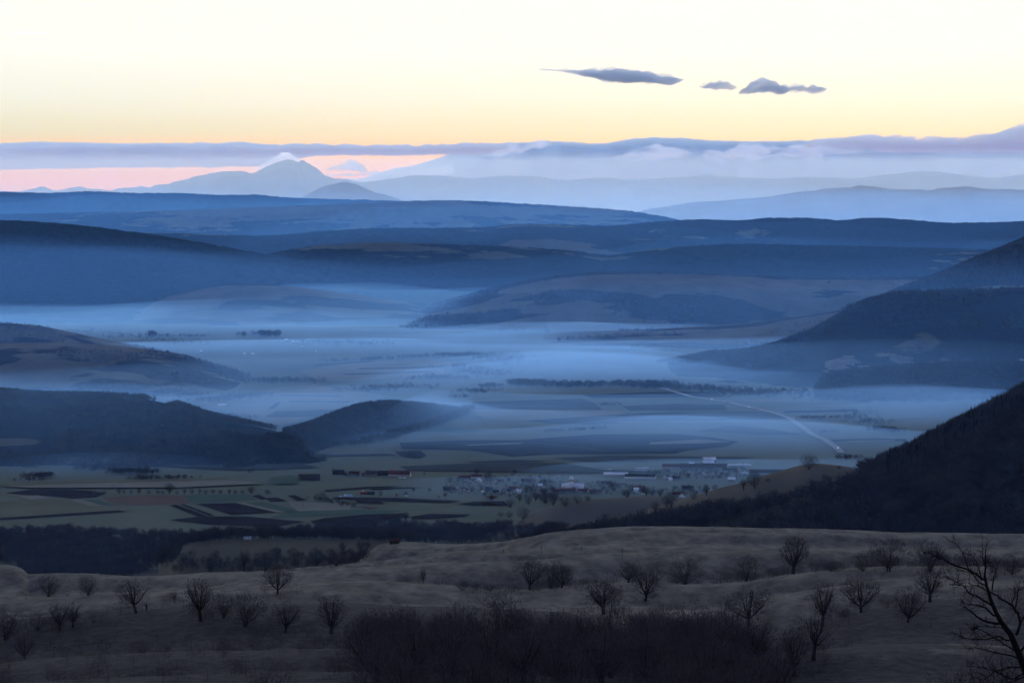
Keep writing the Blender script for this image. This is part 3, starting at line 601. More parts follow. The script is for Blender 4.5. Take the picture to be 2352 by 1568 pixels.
ribbon('road', [zd(*q) for q in [(60, 556), (80, 560), (250, 610), (390, 632), (490, 645), (620, 678), (680, 690), (780, 715), (870, 745), (960, 805), (1020, 850), (1100, 885), (1180, 940), (1205, 968)]], 14, M_road, 2.6)
ribbon('track', [zc_(*q) for q in [(400, 1000), (420, 1018), (470, 1040), (505, 1062), (530, 1080)]], 5, M_track, 2.6)
ribbon('track', [zc_(*q) for q in [(500, 985), (480, 995), (475, 1005)]], 9, M_track, 2.6)
ribbon('track', [zc_(*q) for q in [(890, 1078), (1250, 1066), (1560, 1083), (1650, 1100), (1800, 1118), (2000, 1135), (2352, 1150)]], 3.0, M_track, 2.65)
ribbon('track', [zc_(*q) for q in [(1340, 962), (1600, 985), (1900, 1022)]], 3.0, M_track, 2.6)
ribbon('track', [zc_(*q) for q in [(960, 770), (975, 755), (968, 735)]], 8, M_track, 2.6)
def quarry():
    h = H_r2; T, S = np.meshgrid(h.ts, h.s, indexing='ij'); Y = h.dc[None]+np.where(T < 0, T*h.wf, T*h.wb); X = S*Y
    px, py = proj(X, Y, h.Z)
    m = (inside(px, py, [(1880, 838), (1900, 830), (1950, 815), (2000, 806), (2040, 812), (2120, 826), (2150, 838), (2060, 845), (1990, 852), (1940, 862), (1890, 858)]) & (fbm(X/45., h.Z/10., 4, 61) > .12)) | (inside(px, py, [(2060, 832), (2352, 826), (2600, 826), (2600, 830), (2352, 834), (2060, 842)]) & (fbm(X/60., h.Z/12., 3, 62) > .1))
    m &= T < 0
    f = grid_faces(*T.shape); keep = m.ravel()[f].sum(1) >= 3
    V = np.stack([X, Y-3, h.Z+2.5], -1).reshape(-1, 3)
    used, inv = np.unique(f[keep], return_inverse=True)
    o = mesh_np('quarry_face', V[used], inv.reshape(-1, 4), surf('pale_rock', (.24, .21, .19), (.09, .08, .075), .03)); tag(o, kind='structure')
quarry()

# ------------------------------------------------------------------ bare trees
class MB:
    def __init__(self): self.V = []; self.T3 = []; self.T4 = []; self.n = 0
    def tube(self, pts, rad, k=5):
        pts = np.asarray(pts, float); m = len(pts)
        d = np.gradient(pts, axis=0); d /= np.linalg.norm(d, axis=1)[:, None]+1e-9
        ref = np.array([.3, .9, .2]) if abs(d[0, 2]) > .6 else np.array([0, 0, 1.])
        u = np.cross(d, ref); u /= np.linalg.norm(u, axis=1)[:, None]+1e-9; w = np.cross(d, u)
        a = np.arange(k)*2*np.pi/k
        R_ = (np.cos(a)[None, :, None]*u[:, None]+np.sin(a)[None, :, None]*w[:, None])*np.asarray(rad)[:, None, None]
        self.V.append((pts[:, None]+R_).reshape(-1, 3))
        i = np.arange(m-1)[:, None]*k; j = np.arange(k)[None]; j2 = (j+1) % k
        self.T4.append((np.stack([i+j, i+j2, i+k+j2, i+k+j], -1)+self.n).reshape(-1, 4)); self.n += m*k
    def slivers(self, p, q, w, r):
        """thin triangles from p to q"""
        p = np.asarray(p); q = np.asarray(q); d = q-p
        s = np.cross(d, r.normal(size=p.shape)); s /= np.linalg.norm(s, axis=1)[:, None]+1e-9; s *= np.asarray(w)[:, None]/2
        self.V.append(np.stack([p-s, p+s, q], 1).reshape(-1, 3))
        self.T3.append(np.arange(len(p)*3).reshape(-1, 3)+self.n); self.n += len(p)*3
    def faces(self, V, F3=(), F4=()):
        self.V.append(np.asarray(V, float))
        if len(F3): self.T3.append(np.asarray(F3)+self.n)
        if len(F4): self.T4.append(np.asarray(F4)+self.n)
        self.n += len(V)
    def box(self, x0, x1, y0, y1, z0, z1):
        V = [(x, y, z) for x in (x0, x1) for y in (y0, y1) for z in (z0, z1)]
        self.faces(V, F4=[(0, 1, 3, 2), (4, 6, 7, 5), (0, 4, 5, 1), (2, 3, 7, 6), (0, 2, 6, 4), (1, 5, 7, 3)])
    def lathe(self, prof, k=16, cx=0, cy_=0):
        a = np.arange(k)*2*np.pi/k; prof = np.asarray(prof, float); m = len(prof)
        V = np.stack([cx+prof[:, 0:1]*np.cos(a), cy_+prof[:, 0:1]*np.sin(a), prof[:, 1:2]+0*a], -1).reshape(-1, 3)
        i = np.arange(m-1)[:, None]*k; j = np.arange(k)[None]; j2 = (j+1) % k
        self.faces(V, F4=np.stack([i+j, i+j2, i+k+j2, i+k+j], -1).reshape(-1, 4))
    def arrays(self):
        return np.concatenate(self.V), (np.concatenate(self.T3) if self.T3 else np.zeros((0, 3), int)), (np.concatenate(self.T4) if self.T4 else np.zeros((0, 4), int))
    def build(self, name, m, parent=None, smooth=False):
        V, a, b = self.arrays(); return mesh_np(name, V, [a, b], m, parent, smooth)
def unit(v): return v/(np.linalg.norm(v)+1e-9)
M_bark = surf('bark', (.040, .034, .030), (.022, .019, .018), 2.0)
M_twig = surf('bare_twigs', (.095, .076, .072), (.062, .051, .05), .2)
M_twig2 = surf('wood_twigs', (.090, .072, .066), (.045, .038, .038), .03)
M_conifer = surf('needles', (.016, .021, .017), (.010, .013, .011), .2)

def bare_tree(seed, wide=.42, tall=.43, zc=.56, fork=.14, limbs=12, stems=1, n=2600, lean=0.0, fan=1.0, ragged=.25):
    """12 m leafless tree: limbs fan out of a low fork, fine twigs fill an uneven crown -> (trunk and limbs, twigs)"""
    r = np.random.default_rng(seed); H = 12.0; tr, tw = MB(), MB()
    ph = r.uniform(0, 6.28, 6)
    def edge(d):                       # uneven outline of the crown by direction
        a = math.atan2(d[1], d[0]); e = d[2]
        return 1 + ragged*(.5*math.sin(3*a+ph[0]+2*e)+.35*math.sin(5*a+ph[1]-3*e)+.4*math.sin(4*e+ph[2]+a))
    C = np.array([lean*H*.45, 0, zc*H])
    bases = [np.array([0, 0, 0.])] if stems == 1 else [np.array([math.cos(k*2.4), math.sin(k*2.4), 0])*.05*H*r.uniform(.4, 1.2) for k in range(stems)]
    forks = []
    for b0 in bases:
        f = b0 + np.array([lean*H*.25+r.normal()*.1, r.normal()*.1, fork*H*r.uniform(.85, 1.15)])
        R0 = (.36 if stems == 1 else .18)
        tr.tube([b0-np.array([0, 0, .3]), b0+(f-b0)*.35+r.normal(size=3)*.05, b0+(f-b0)*.7+r.normal(size=3)*.06, f], [R0*1.35, R0*1.05, R0*.95, R0*.9], 7); forks.append((f, R0))
    tips = []
    for k in range(limbs):
        f, R0 = forks[k % len(forks)]
        a = k*2.399+r.uniform(-.3, .3); e = r.uniform(-.15, 1.0) if k > 2 else r.uniform(.7, 1.0)
        ce = math.sqrt(max(0, 1-e*e)); d = np.array([math.cos(a)*ce, math.sin(a)*ce, e])
        q = C+d*np.array([wide*H, wide*H, tall*H])*edge(d)*r.uniform(.78, .98)
        mid = f+(q-f)*.45+np.array([0, 0, -.02*H if e < .3 else .03*H])+np.array([d[0], d[1], 0])*.05*H*fan+r.normal(size=3)*.22
        pts = []
        for t in np.linspace(0, 1, 7):
            pts.append((1-t)**2*f+2*t*(1-t)*mid+t*t*q+(r.normal(size=3)*.10 if 0 < t < 1 else 0))
        rad = R0*.52*r.uniform(.6, 1.05); pts = np.array(pts); rr = rad*np.linspace(1, .14, 7)
        tr.tube(pts, rr, 5)
        for _ in range(7):             # boughs
            t = r.uniform(1.2, 5.6); i = int(t); p = pts[i]+(pts[i+1]-pts[i])*(t-i)
            dd = unit(unit(pts[i+1]-pts[i])+r.normal(size=3)*.55+np.array([0, 0, .2])); L = r.uniform(.10, .22)*H*(1.1-t/8)
            p2 = p+dd*L*.5+r.normal(size=3)*.08; p3 = p+dd*L+np.array([0, 0, .08*L])+r.normal(size=3)*.12
            tw.tube([p, p2, p3], [max(.035, rr[i]*.5), .03, .015], 3); tips += [p2, p3]
    # twigs
    d = r.normal(size=(n, 3)); d /= np.linalg.norm(d, axis=1)[:, None]
    ed = np.array([edge(v) for v in d]); rad = r.uniform(.12, 1.0, n)**.55
    c = C+d*np.array([wide, wide, tall])*H*(ed*rad)[:, None]
    clump = vnoise(c[:, 0]*.55+c[:, 2]*.31, c[:, 1]*.55-c[:, 2]*.47, seed)
    keep = (clump > r.uniform(-1.1, .55, n)) & (c[:, 2] > .05*H); c = c[keep]; n = len(c)
    dr = c-np.array([lean*H*.2, 0, fork*H*.9]); dr /= np.linalg.norm(dr, axis=1)[:, None]
    dr = dr+r.normal(size=(n, 3))*.42+np.array([0, 0, .25]); dr /= np.linalg.norm(dr, axis=1)[:, None]
    l = r.uniform(.5, 1.35, n)[:, None]
    tw.slivers(c-dr*l*.5, c+dr*l*.5, r.uniform(.08, .135, n), r)
    return tr, tw
PROTO = {}
def proto(key, **kw):
    tr, tw = bare_tree(**kw); a = tr.build('trunk', M_bark); b = tw.build('crown', M_twig)
    for o in (a, b): COL.objects.unlink(o)
    top = float(np.max([v.co.z for v in b.data.vertices])); PROTO[key] = (a, b, top)
for i in range(5): proto('oak%d' % i, seed=100+i, wide=.44+.02*(i % 3), fork=.13+.03*(i % 2), limbs=13)
for i in range(3): proto('tall%d' % i, seed=120+i, wide=.30, tall=.44, fork=.20, limbs=12, zc=.58, n=1700)
for i in range(3): proto('multi%d' % i, seed=140+i, stems=4, wide=.42, tall=.46, zc=.53, fork=.06, limbs=16, n=2100)
for i in range(3): proto('bush%d' % i, seed=160+i, stems=6, wide=.56, tall=.47, zc=.46, fork=.02, limbs=18, n=2300)
proto('lean0', seed=181, wide=.38, tall=.42, zc=.60, fork=.24, lean=-.30, limbs=11, n=1500, ragged=.35); proto('lean1', seed=182, wide=.40, tall=.40, zc=.60, fork=.26, lean=-.36, limbs=10, n=1300, ragged=.4)
r_ = random.Random(5)
NT = [0]
def plant_at(X, Y, Z, h, key, label, group=None, name='bare_tree', cat='tree', rot=None, wide=1.0):
    a, b, top = PROTO[key]; s = h/top
    e = bpy.data.objects.new(name, None); COL.objects.link(e); e.empty_display_size = .5
    e.location = (X, Y, Z-.15); e.rotation_euler = (r_.gauss(0, .05), r_.gauss(0, .05), r_.uniform(0, 6.28) if rot is None else rot); e.scale = (s*wide*1.15, s*wide*1.15, s)
    for o in (a, b):
        c = o.copy(); COL.objects.link(c); c.parent = e
    tag(e, label, cat, group); NT[0] += 1
    return e
def plant(x, y, hpx, key, label, group=None, d0=300., wide=1.0, **kw):
    p = hit(x, y, d0)
    if p is None: print('no ground', x, y); return
    return plant_at(p[0], p[1], p[2], hpx*p[1]/F, key, label, group, wide=wide, **kw)
TREES = [
 (111, 1369, 50, 'multi0', 'dense many-stemmed bare tree, leftmost on the pale left ridge', 1.1), (203, 1367, 45, 'multi1', 'many-stemmed bare clump just right of the leftmost dense one on the left ridge', 1.0),
 (313, 1407, 74, 'lean0', 'tall bare tree leaning left with a bent trunk, beside the dead stump', 1.0), (403, 1385, 30, 'lean1', 'small crooked bare tree alone on the slope right of the dead stump', .8),
 (461, 1426, 92, 'tall0', 'tallest bare tree of the left slope with its forked crown above its neighbours', 1.0), (513, 1419, 62, 'multi2', 'slim bare tree between the tallest left tree and a round dark one', .9),
 (564, 1437, 76, 'multi0', 'round dark bare tree right of the tallest tree on the left slope', 1.1), (637, 1364, 63, 'oak0', 'solitary bare tree with short straight trunk and round crown below the long crest', 1.0),
 (656, 1452, 66, 'oak1', 'dim bare tree low on the left slope below the solitary round one', 1.0), (762, 1455, 80, 'tall1', 'slender bare tree at the left end of the bottom wood', 1.1), (842, 1469, 58, 'oak2', 'bare tree standing just right of the slender one near the bottom wood', 1.0),
 (137, 1445, 58, 'oak3', 'bare tree with a thin trunk, left of a close pair on the lower left slope', .9), (167, 1440, 55, 'tall2', 'narrow bare tree, right one of a close pair on the lower left slope', 1.0), (87, 1446, 41, 'bush0', 'low bushy bare tree left of the close pair on the lower left slope', .7), (14, 1468, 70, 'multi1', 'dark bare tree cut by the left picture edge', 1.0), (58, 1512, 52, 'oak4', 'dim bare tree in the dark lower left corner', .9),
 (1216, 1354, 66, 'oak2', 'bare tree with pale slope behind, left of the twin trees in the hollow', 1.0), (1266, 1351, 64, 'multi2', 'left one of the twin bare trees in the hollow at the middle', .9), (1290, 1350, 56, 'oak4', 'right one of the twin bare trees in the hollow at the middle', .9),
 (1386, 1410, 82, 'oak1', 'large bare tree with a wide fan crown in front of the middle slope', 1.0), (1483, 1380, 73, 'oak3', 'broad bare tree right of the large fan-crowned one', 1.0), (1444, 1338, 45, 'oak0', 'low spreading bare tree at the fold behind the broad one', 1.25), (1468, 1458, 48, 'oak2', 'small bare tree on the pale slope above the bottom wood', .9),
 (1822, 1318, 82, 'tall1', 'tall dense bare tree standing alone against the upper right slope', 1.2), (2041, 1311, 78, 'multi0', 'big bushy bare tree at the crest below the dark wooded hill', 1.1), (1573, 1342, 66, 'bush1', 'widest low bushy tree in the fold on the right', .75), (1714, 1335, 58, 'multi1', 'round bare tree right of the widest bushy one in the fold', .9),
 (1909, 1312, 27, 'bush2', 'small shrub behind the crest right of the tall dense tree', .9), (1982, 1311, 42, 'bush0', 'medium shrub left of the big bushy tree at the crest', .8), (2136, 1312, 66, 'multi2', 'dense bare clump behind the crest near the gnarled foreground tree', 1.2), (2278, 1315, 42, 'multi1', 'bare clump behind the crest right of the gnarled tree', 1.0), (2325, 1318, 42, 'bush1', 'bare bush behind the crest at the right picture edge', .8),
 (1977, 1406, 79, 'oak0', 'broad round bare tree at the pale crest on the right slope', 1.1), (2136, 1382, 78, 'tall2', 'upright bare tree left of the gnarled foreground tree', 1.15), (2085, 1429, 78, 'oak4', 'single bare tree with a clear trunk on the open right slope', .85), (1719, 1436, 82, 'oak3', 'large bare tree at the right end of the bottom wood', 1.1), (1668, 1458, 82, 'multi0', 'bare tree left of the large one at the right end of the bottom wood', .9),
 (1889, 1437, 92, 'tall0', 'tall faint bare tree behind the right-hand crest', .9), (1869, 1516, 114, 'lean1', 'big bare tree with one long bent limb on the lower right slope', 1.0), (1825, 1552, 108, 'tall1', 'tall thin bare tree low in front of the bent-limbed one', .9), (1692, 1528, 66, 'oak1', 'small bare tree by the lower edge of the right slope', .8), (1741, 1525, 74, 'oak2', 'bare tree right of the small one by the lower right slope edge', .8), (1942, 1417, 24, 'bush2', 'low dark bush left of the broad round tree at the right crest', 1.0),
 (1064, 1355, 20, 'bush0', 'dark bush in the hollow of the middle slope', 1.1), (1126, 1357, 17, 'bush1', 'wide low bush in the bottom of the middle hollow', 1.6), (972, 1339, 36, 'tall2', 'faint pale sapling on the middle slope', .6), (215, 1429, 11, 'bush2', 'tiny shrub alone on the lower left slope', .8),
 (772, 1300, 37, 'bush0', 'dark round bush on the long crest by the tan meadow', .9), (786, 1270, 27, 'tall0', 'slim bare tree above the dark round bush on the long crest', .9), (829, 1265, 23, 'oak3', 'left one of two small bare trees on the tan meadow edge', .9), (844, 1263, 21, 'oak1', 'right one of two small bare trees on the tan meadow edge', .9), (727, 1300, 42, 'oak4', 'brown bare tree behind the long crest left of the round bush', .9), (610, 1312, 46, 'multi1', 'bushy bare tree behind the long crest at the left', .9), (560, 1312, 52, 'tall2', 'thin faint bare tree against the tan meadow', .7),
 (1858, 1077, 34, 'bush1', 'round bare tree crowning the grassy knob', .85), (1928, 1076, 8, 'bush2', 'low bush on the right shoulder of the grassy knob', .9), (1708, 1125, 28, 'lean1', 'leaning bare tree on the left shoulder of the grassy knob', 1.1), (1734, 1122, 36, 'oak0', 'upright bare tree beside the leaning one on the knob', .9), (1763, 1106, 9, 'bush0', 'small bush right of the two trees on the knob', 1.0), (1623, 1137, 25, 'tall1', 'slim bare tree at the left foot of the knob', .9), (1593, 1147, 17, 'bush1', 'round bush left of the slim tree at the foot of the knob', .7),
 (1542, 1166, 35, 'multi2', 'right half of the bare tree pair behind the green knoll', .8), (1531, 1166, 30, 'multi0', 'left half of the bare tree pair behind the green knoll', .8), (1506, 1175, 24, 'bush2', 'round dark bush on the right flank of the green knoll', .7),
 (1202, 1192, 29, 'bush0', 'large dark bush in front of the green knoll', .8), (1172, 1166, 22, 'multi1', 'bare tree on the field edge below the church', 1.0), (1150, 1186, 12, 'bush1', 'small round bush left of the large dark one before the knoll', 1.0), (1170, 1188, 14, 'bush2', 'second small bush between the round one and the large dark one', 1.0), (813, 1164, 12, 'bush0', 'lone bush in the fields right of the white tarpaulins', .8), (737, 1149, 20, 'bush1', 'dark bush left of the white tarpaulins', 1.0), (932, 1194, 18, 'oak2', 'small tree by the dark ploughed strip in the valley', .9), (1372, 1200, 14, 'bush0', 'left bush of the pair below the green knoll', .8), (1390, 1196, 18, 'bush1', 'right bush of the pair below the green knoll', .8),
]
UNDER = []
for x, y, h, k, lab, w in TREES:
    e_ = plant(x, y, h*1.2, k, lab, wide=w*1.1)
    if y > 1290:
        for _ in range(8): UNDER.append((e_.location.x+r_.gauss(0, 5.5), e_.location.y+r_.gauss(0, 7)))
# orchard row across the near fields
for x, h in [(640, 30), (700, 34), (800, 52), (835, 36), (880, 38), (935, 48), (1000, 34), (1060, 38), (1090, 34), (1140, 90), (1190, 34), (1240, 42), (1290, 50), (1340, 48), (1380, 42), (1430, 42), (1480, 36), (1540, 42), (1580, 34), (1630, 38), (1690, 62), (1800, 40)]:
    lab = {800: 'rounded bare tree near the left end of the field-edge tree row', 1140: 'tallest bare tree rising above the field-edge tree row', 1690: 'slim bare tree past the right end of the field-edge tree row', 1800: 'bushy bare tree alone right of the field-edge row'}.get(x, 'small bare tree in the row along the edge of the near fields')
    plant(*za(x, 127), h*.3418, r_.choice(['oak0', 'oak2', 'multi1', 'bush0', 'tall1']), lab, 'trees in the field-edge row', d0=3300.)
# trees among the houses
for x, y, h in [(1410, 372, 50), (1245, 440, 50), (1500, 385, 60), (1590, 380, 70), (1290, 300, 60), (1640, 290, 80), (1680, 290, 70), (1370, 290, 50), (1900, 230, 60), (1850, 300, 60), (1980, 310, 60), (2090, 310, 60), (2190, 330, 80), (2230, 310, 60), (1960, 360, 60), (2010, 400, 90), (2060, 400, 90), (2180, 430, 80), (2250, 440, 100), (1950, 490, 90), (2030, 510, 110), (2100, 480, 110), (2200, 500, 120), (2270, 520, 120), (1540, 230, 70), (1660, 240, 60), (480, 245, 40), (1050, 230, 30), (200, 180, 30), (640, 430, 70), (790, 440, 40), (880, 430, 50), (950, 390, 50), (1100, 385, 40), (1780, 430, 60), (1190, 450, 30)]:
    plant(*z4(x, y), h*.2441, r_.choice(['oak1', 'oak3', 'multi0', 'bush1', 'multi2', 'tall0']), 'bare garden tree among the red roofs of the village', 'garden trees in the village', d0=3300.)
for x, y, h in [(40, 420, 80), (120, 470, 70), (60, 560, 120), (150, 560, 110), (240, 585, 110), (340, 560, 90), (430, 540, 60), (560, 450, 60), (640, 450, 90), (690, 430, 60), (520, 400, 50), (770, 515, 90), (740, 500, 60), (930, 500, 90), (985, 495, 70), (1050, 502, 85), (900, 480, 60), (1240, 430, 40), (1300, 440, 50), (1180, 440, 40), (1390, 440, 40), (1520, 440, 50)]:
    plant(*z5(x, y), h*.2685, r_.choice(['oak1', 'oak3', 'multi0', 'bush1', 'multi2', 'oak4']), 'dark bare tree at the near edge of the village by the green knoll' if y > 455 else 'bare garden tree among the red roofs of the village', 'garden trees in the village', d0=3300.)
# bare wood filling the bottom of the picture: the trees that show largest
def bottom_wood():
    pts = []; tries = 0
    rr = np.random.default_rng(77)
    while len(pts) < 138 and tries < 6000:
        tries += 1
        x = rr.uniform(540, 1790); D = rr.uniform(520, 985)
        yb = 1452 + 20*math.sin(x/70.) + (1500-x)*.02
        X = s_of(x)*D; Z = float(ground_z(np.array([X]), np.array([D]))[0]); px, py = proj(X, D, Z)
        if x < 840 and rr.random() > .16 + .3*max(0, (x-640)/200): continue
        lim = np.interp(x, [540, 700, 820, 880, 960, 1060, 1150, 1400, 1560, 1660, 1760], [1600, 1530, 1490, 1478, 1462, 1450, 1455, 1470, 1475, 1490, 1530])
        if py < lim or py > 1680: continue
        if any((X-a)**2+(D-b)**2 < 6.0**2 for a, b, c in pts): continue
        pts.append((X, D, Z))
    for X, Y, Z in pts:
        plant_at(X, Y, Z, rr.uniform(7.5, 12.5)+4.5*rr.random()**3, r_.choice(['oak0', 'oak1', 'oak3', 'multi0', 'multi1', 'multi2', 'tall0', 'tall2', 'bush1']), 'bare twiggy tree in the dark wood along the bottom of the picture', 'bare trees of the bottom wood')
bottom_wood()
# dead stump
def stump():
    p = hit(336, 1400); k = p[1]/F
    e = bpy.data.objects.new('dead_stump', None); COL.objects.link(e); e.location = p
    t = MB(); H = 19*k
    t.tube([(0, 0, -.3), (.05*H, 0, .25*H), (0, 0, .5*H), (-.03*H, 0, .75*H)], [.13*H, .11*H, .12*H, .05*H], 8); t.build('trunk', M_bark, e)
    b = MB(); b.tube([(0, 0, .45*H), (-.22*H, 0, .62*H), (-.25*H, 0, .9*H)], [.06*H, .04*H, .02*H], 5); b.tube([(0, 0, .5*H), (.17*H, 0, .7*H)], [.06*H, .04*H], 5); b.tube([(0, 0, .7*H), (0, 0, 1.1*H)], [.05*H, .01*H], 5); b.build('broken_limb', M_bark, e)
    tag(e, 'short dead tree stump with broken limbs beside the leaning tree', 'stump')
stump()
print('trees', NT[0])

# ------------------------------------------------------------------ the gnarled tree close by on the right
def near_tree():
    D = 200.; zx = lambda x, y: (2009.7+x*.2311, 1205.8+y*.2311); k = D/F*.2311
    rr = np.random.default_rng(12)
    gx, gy = s_of(2420)*D, D; gz = float(ground_z(np.array([gx]), np.array([gy]))[0])
    e = bpy.data.objects.new('gnarled_tree', None); COL.objects.link(e); e.location = (gx, gy, gz)
    def W(pts, dep):
        out = []
        for i, (x, y) in enumerate(pts):
            d = D+np.interp(i/(len(pts)-1), [0, 1], dep)
            p = P(*zx(x, y), d); out.append((p[0]-gx, p[1]-gy, p[2]-gz))
        return np.array(out)
    trunk, twigs = MB(), MB()
    tp = W([(1481, 1405), (1440, 1300), (1350, 1085), (1250, 955), (1200, 860), (1150, 740), (1110, 600), (1090, 500), (1100, 420), (1095, 370), (1100, 250), (1105, 212)], (0, -.8))
    base = np.array([(0, 0, -.4), (-.05, 0, 2.0), (.05, .1, 3.9), tuple((np.array([.0, .05, 5.2])+tp[0])/2)])
    base[2] = tp[0]*.62; base[1] = tp[0]*.3; base[3] = tp[0]*.85
    full = np.concatenate([base, tp]); rw = np.concatenate([[52, 44, 40, 37], [36, 33, 29, 25, 22, 19, 14, 12, 9, 7, 5, 2.5]])*k
    trunk.tube(full, rw, 9)
    L = [([(1080, 540), (1000, 480), (900, 430), (780, 390), (680, 340), (600, 305), (520, 275), (470, 255)], 13, (-.5, -1.6)),
         ([(1165, 800), (1130, 775), (1060, 735), (980, 690), (930, 670), (890, 610), (840, 580), (780, 550), (685, 500)], 11, (0, -2.2)),
         ([(850, 600), (790, 585), (738, 578)], 6, (-1.8, -2.2)),
         ([(1190, 900), (1100, 820), (1050, 800), (960, 785), (840, 768)], 11, (0, -1.4)),
         ([(1235, 975), (1100, 955), (1050, 930), (990, 885), (930, 840), (885, 805)], 14, (.2, -1.0)),
         ([(1400, 1090), (1440, 1000), (1437, 900), (1400, 840), (1350, 785), (1290, 755), (1220, 705), (1150, 665), (1060, 620), (930, 575)], 15, (.3, 1.8)),
         ([(1390, 830), (1410, 760), (1425, 640), (1481, 632), (1560, 640)], 8, (1.2, 2.0)), ([(1350, 785), (1390, 700), (1395, 640), (1380, 600)], 6, (1.1, 2.2)),
         ([(1165, 640), (1180, 520), (1210, 450), (1220, 380)], 8, (-.4, .5)), ([(1060, 550), (1045, 460), (1000, 350), (960, 300)], 8, (-.6, .2)),
         ([(930, 440), (900, 330), (860, 260), (820, 190), (720, 150)], 6, (-1, -.2)), ([(760, 385), (700, 330), (640, 290), (610, 230)], 4, (-1.2, -.7)),
         ([(1090, 420), (1070, 300), (1062, 180)], 4, (-.7, -.3)), ([(1100, 600), (1020, 560), (960, 470), (900, 460), (820, 445)], 7, (-.5, -1.8)),
         ([(1400, 1150), (1300, 1140), (1230, 1105), (1100, 1130), (960, 1140), (860, 1110), (780, 1065)], 9, (0, -1.6)), ([(1420, 1260), (1300, 1190), (1150, 1090), (1020, 1020), (960, 1040)], 8, (0, 1.5)),
         ([(1470, 1390), (1440, 1320), (1300, 1285), (1100, 1240), (1000, 1210), (930, 1230)], 10, (0, -1.2)), ([(1490, 1420), (1350, 1400), (1180, 1460), (1080, 1540), (960, 1500)], 8, (0, 1.4)),
         ([(1500, 1450), (1380, 1530), (1250, 1480), (1100, 1420), (920, 1400)], 8, (.2, 2.2)), ([(1440, 980), (1481, 900), (1560, 820), (1640, 700)], 10, (.6, 1.6)), ([(1450, 1250), (1550, 1120), (1640, 1010), (1700, 900)], 12, (.2, .9)),
         ([(1500, 1500), (1340, 1560), (1150, 1600)], 8, (.1, -1.0)), ([(1340, 1075), (1280, 1020), (1180, 1010), (1050, 1000), (960, 1030)], 6, (0, 2.2))]
    P0, P1, Wd = [], [], []
    def sprout(pts, rad, lvl):
        seg = np.linalg.norm(np.diff(pts, axis=0), axis=1); tot = seg.sum()
        n = int(tot*(7 if lvl == 0 else 9))
        for _ in range(n):
            u = rr.uniform(.12, 1.0)*(len(pts)-1); i = min(int(u), len(pts)-2); q = pts[i]+(pts[i+1]-pts[i])*(u-i)
            d = unit(unit(pts[i+1]-pts[i])*.7+rr.normal(size=3)*.62+np.array([0, 0, .18]))
            l = rr.uniform(.25, .9)*(1.0 if lvl == 0 else .6)
            if lvl == 0:
                a = [q]; dd = d
                for _k in range(3):
                    dd = unit(dd+rr.normal(size=3)*.3); a.append(a[-1]+dd*l/3*1.25)
                a = np.array(a); twigs.tube(a, np.linspace(.020, .006, 4), 3); sprout(a, .01, 1)
            else:
                P0.append(q); P1.append(q+d*l*.8); Wd.append(.014)
    for pts, w, dep in L:
        w3 = W(pts, dep); n = len(w3)
        m_ = np.linspace(0, n-1, n*3); fine = np.stack([np.interp(m_, range(n), w3[:, c]) for c in range(3)], -1)+rr.normal(size=(n*3, 3))*.02
        trunk.tube(fine, np.linspace(w, max(1.6, w*.28), n*3)*k, 6); sprout(fine, w*k, 0)
    sprout(full[8:], .02, 0)
    twigs.slivers(np.array(P0), np.array(P1), np.array(Wd), rr)
    trunk.build('trunk', M_nearbark, e, True); twigs.build('twig', M_nearbark, e)
    tag(e, 'gnarled bare tree with broken limbs close by at the lower right', 'tree')
M_nearbark = surf('near_bark', (.020, .018, .016), (.010, .009, .009), 6.0)
near_tree()
p = (s_of(2290)*215., 215.); pz = float(ground_z(np.array([p[0]]), np.array([p[1]]))[0])
plant_at(p[0], p[1], pz, 6.6, 'bush0', 'twiggy bare bush under the gnarled tree in the lower right corner', wide=1.1)
#STAGE3

# ------------------------------------------------------------------ woods that read as one mass
def crude(seed, n, w, conifer=False, low=False):
    r = np.random.default_rng(seed); m = MB()
    if conifer:
        m.tube([(0, 0, 0), (0, 0, .9)], [.02, .004], 3)
        for k in range(9):
            z = .10+.88*(k/9); R0 = .24*(1-k/9.5)
            a = np.arange(7)*2*np.pi/7+r.uniform(0, 1); rad = R0*r.uniform(.75, 1.15, 7)
            V = [(0, 0, z+.16)]+[(rad[i]*math.cos(a[i]), rad[i]*math.sin(a[i]), z-.03*r.uniform(.3, 1.3)) for i in range(7)]
            m.faces(V, F3=[(0, i+1, (i+1) % 7+1) for i in range(7)])
        return m.arrays()
    m.tube([(0, 0, -.02), (.01, 0, .35), (0, .02, .8)], [.016, .011, .003], 3)
    d = r.normal(size=(n, 3)); d /= np.linalg.norm(d, axis=1)[:, None]; rad = r.uniform(.25, 1, n)**.5
    c = d*rad[:, None]*(np.array([.44, .44, .44])+.05*np.sin(5*d[:, [1, 2, 0]]+seed))+np.array([0, 0, .54]) if low else d*rad[:, None]*np.array([.36, .36, .36])+np.array([0, 0, .60])
    dirn = d*np.array([1, 1, .6])+np.array([0, 0, .75])+r.normal(size=(n, 3))*.35; dirn /= np.linalg.norm(dirn, axis=1)[:, None]
    l = r.uniform(.05, .13, n)[:, None] if low else r.uniform(.14, .30, n)[:, None]
    m.slivers(c-dirn*l*.6, c+dirn*l*.6, np.full(n, w), r)
    return m.arrays()
CR_FINE = [crude(280+i, 420, .0075, low=True) for i in range(4)]
CR_NEAR = [crude(200+i, 200, .014) for i in range(5)]
CR_MID = [crude(220+i, 46, .038) for i in range(5)]
CR_FAR = [crude(240+i, 22, .075) for i in range(4)]
CONE = [crude(260+i, 0, 0, True) for i in range(3)]
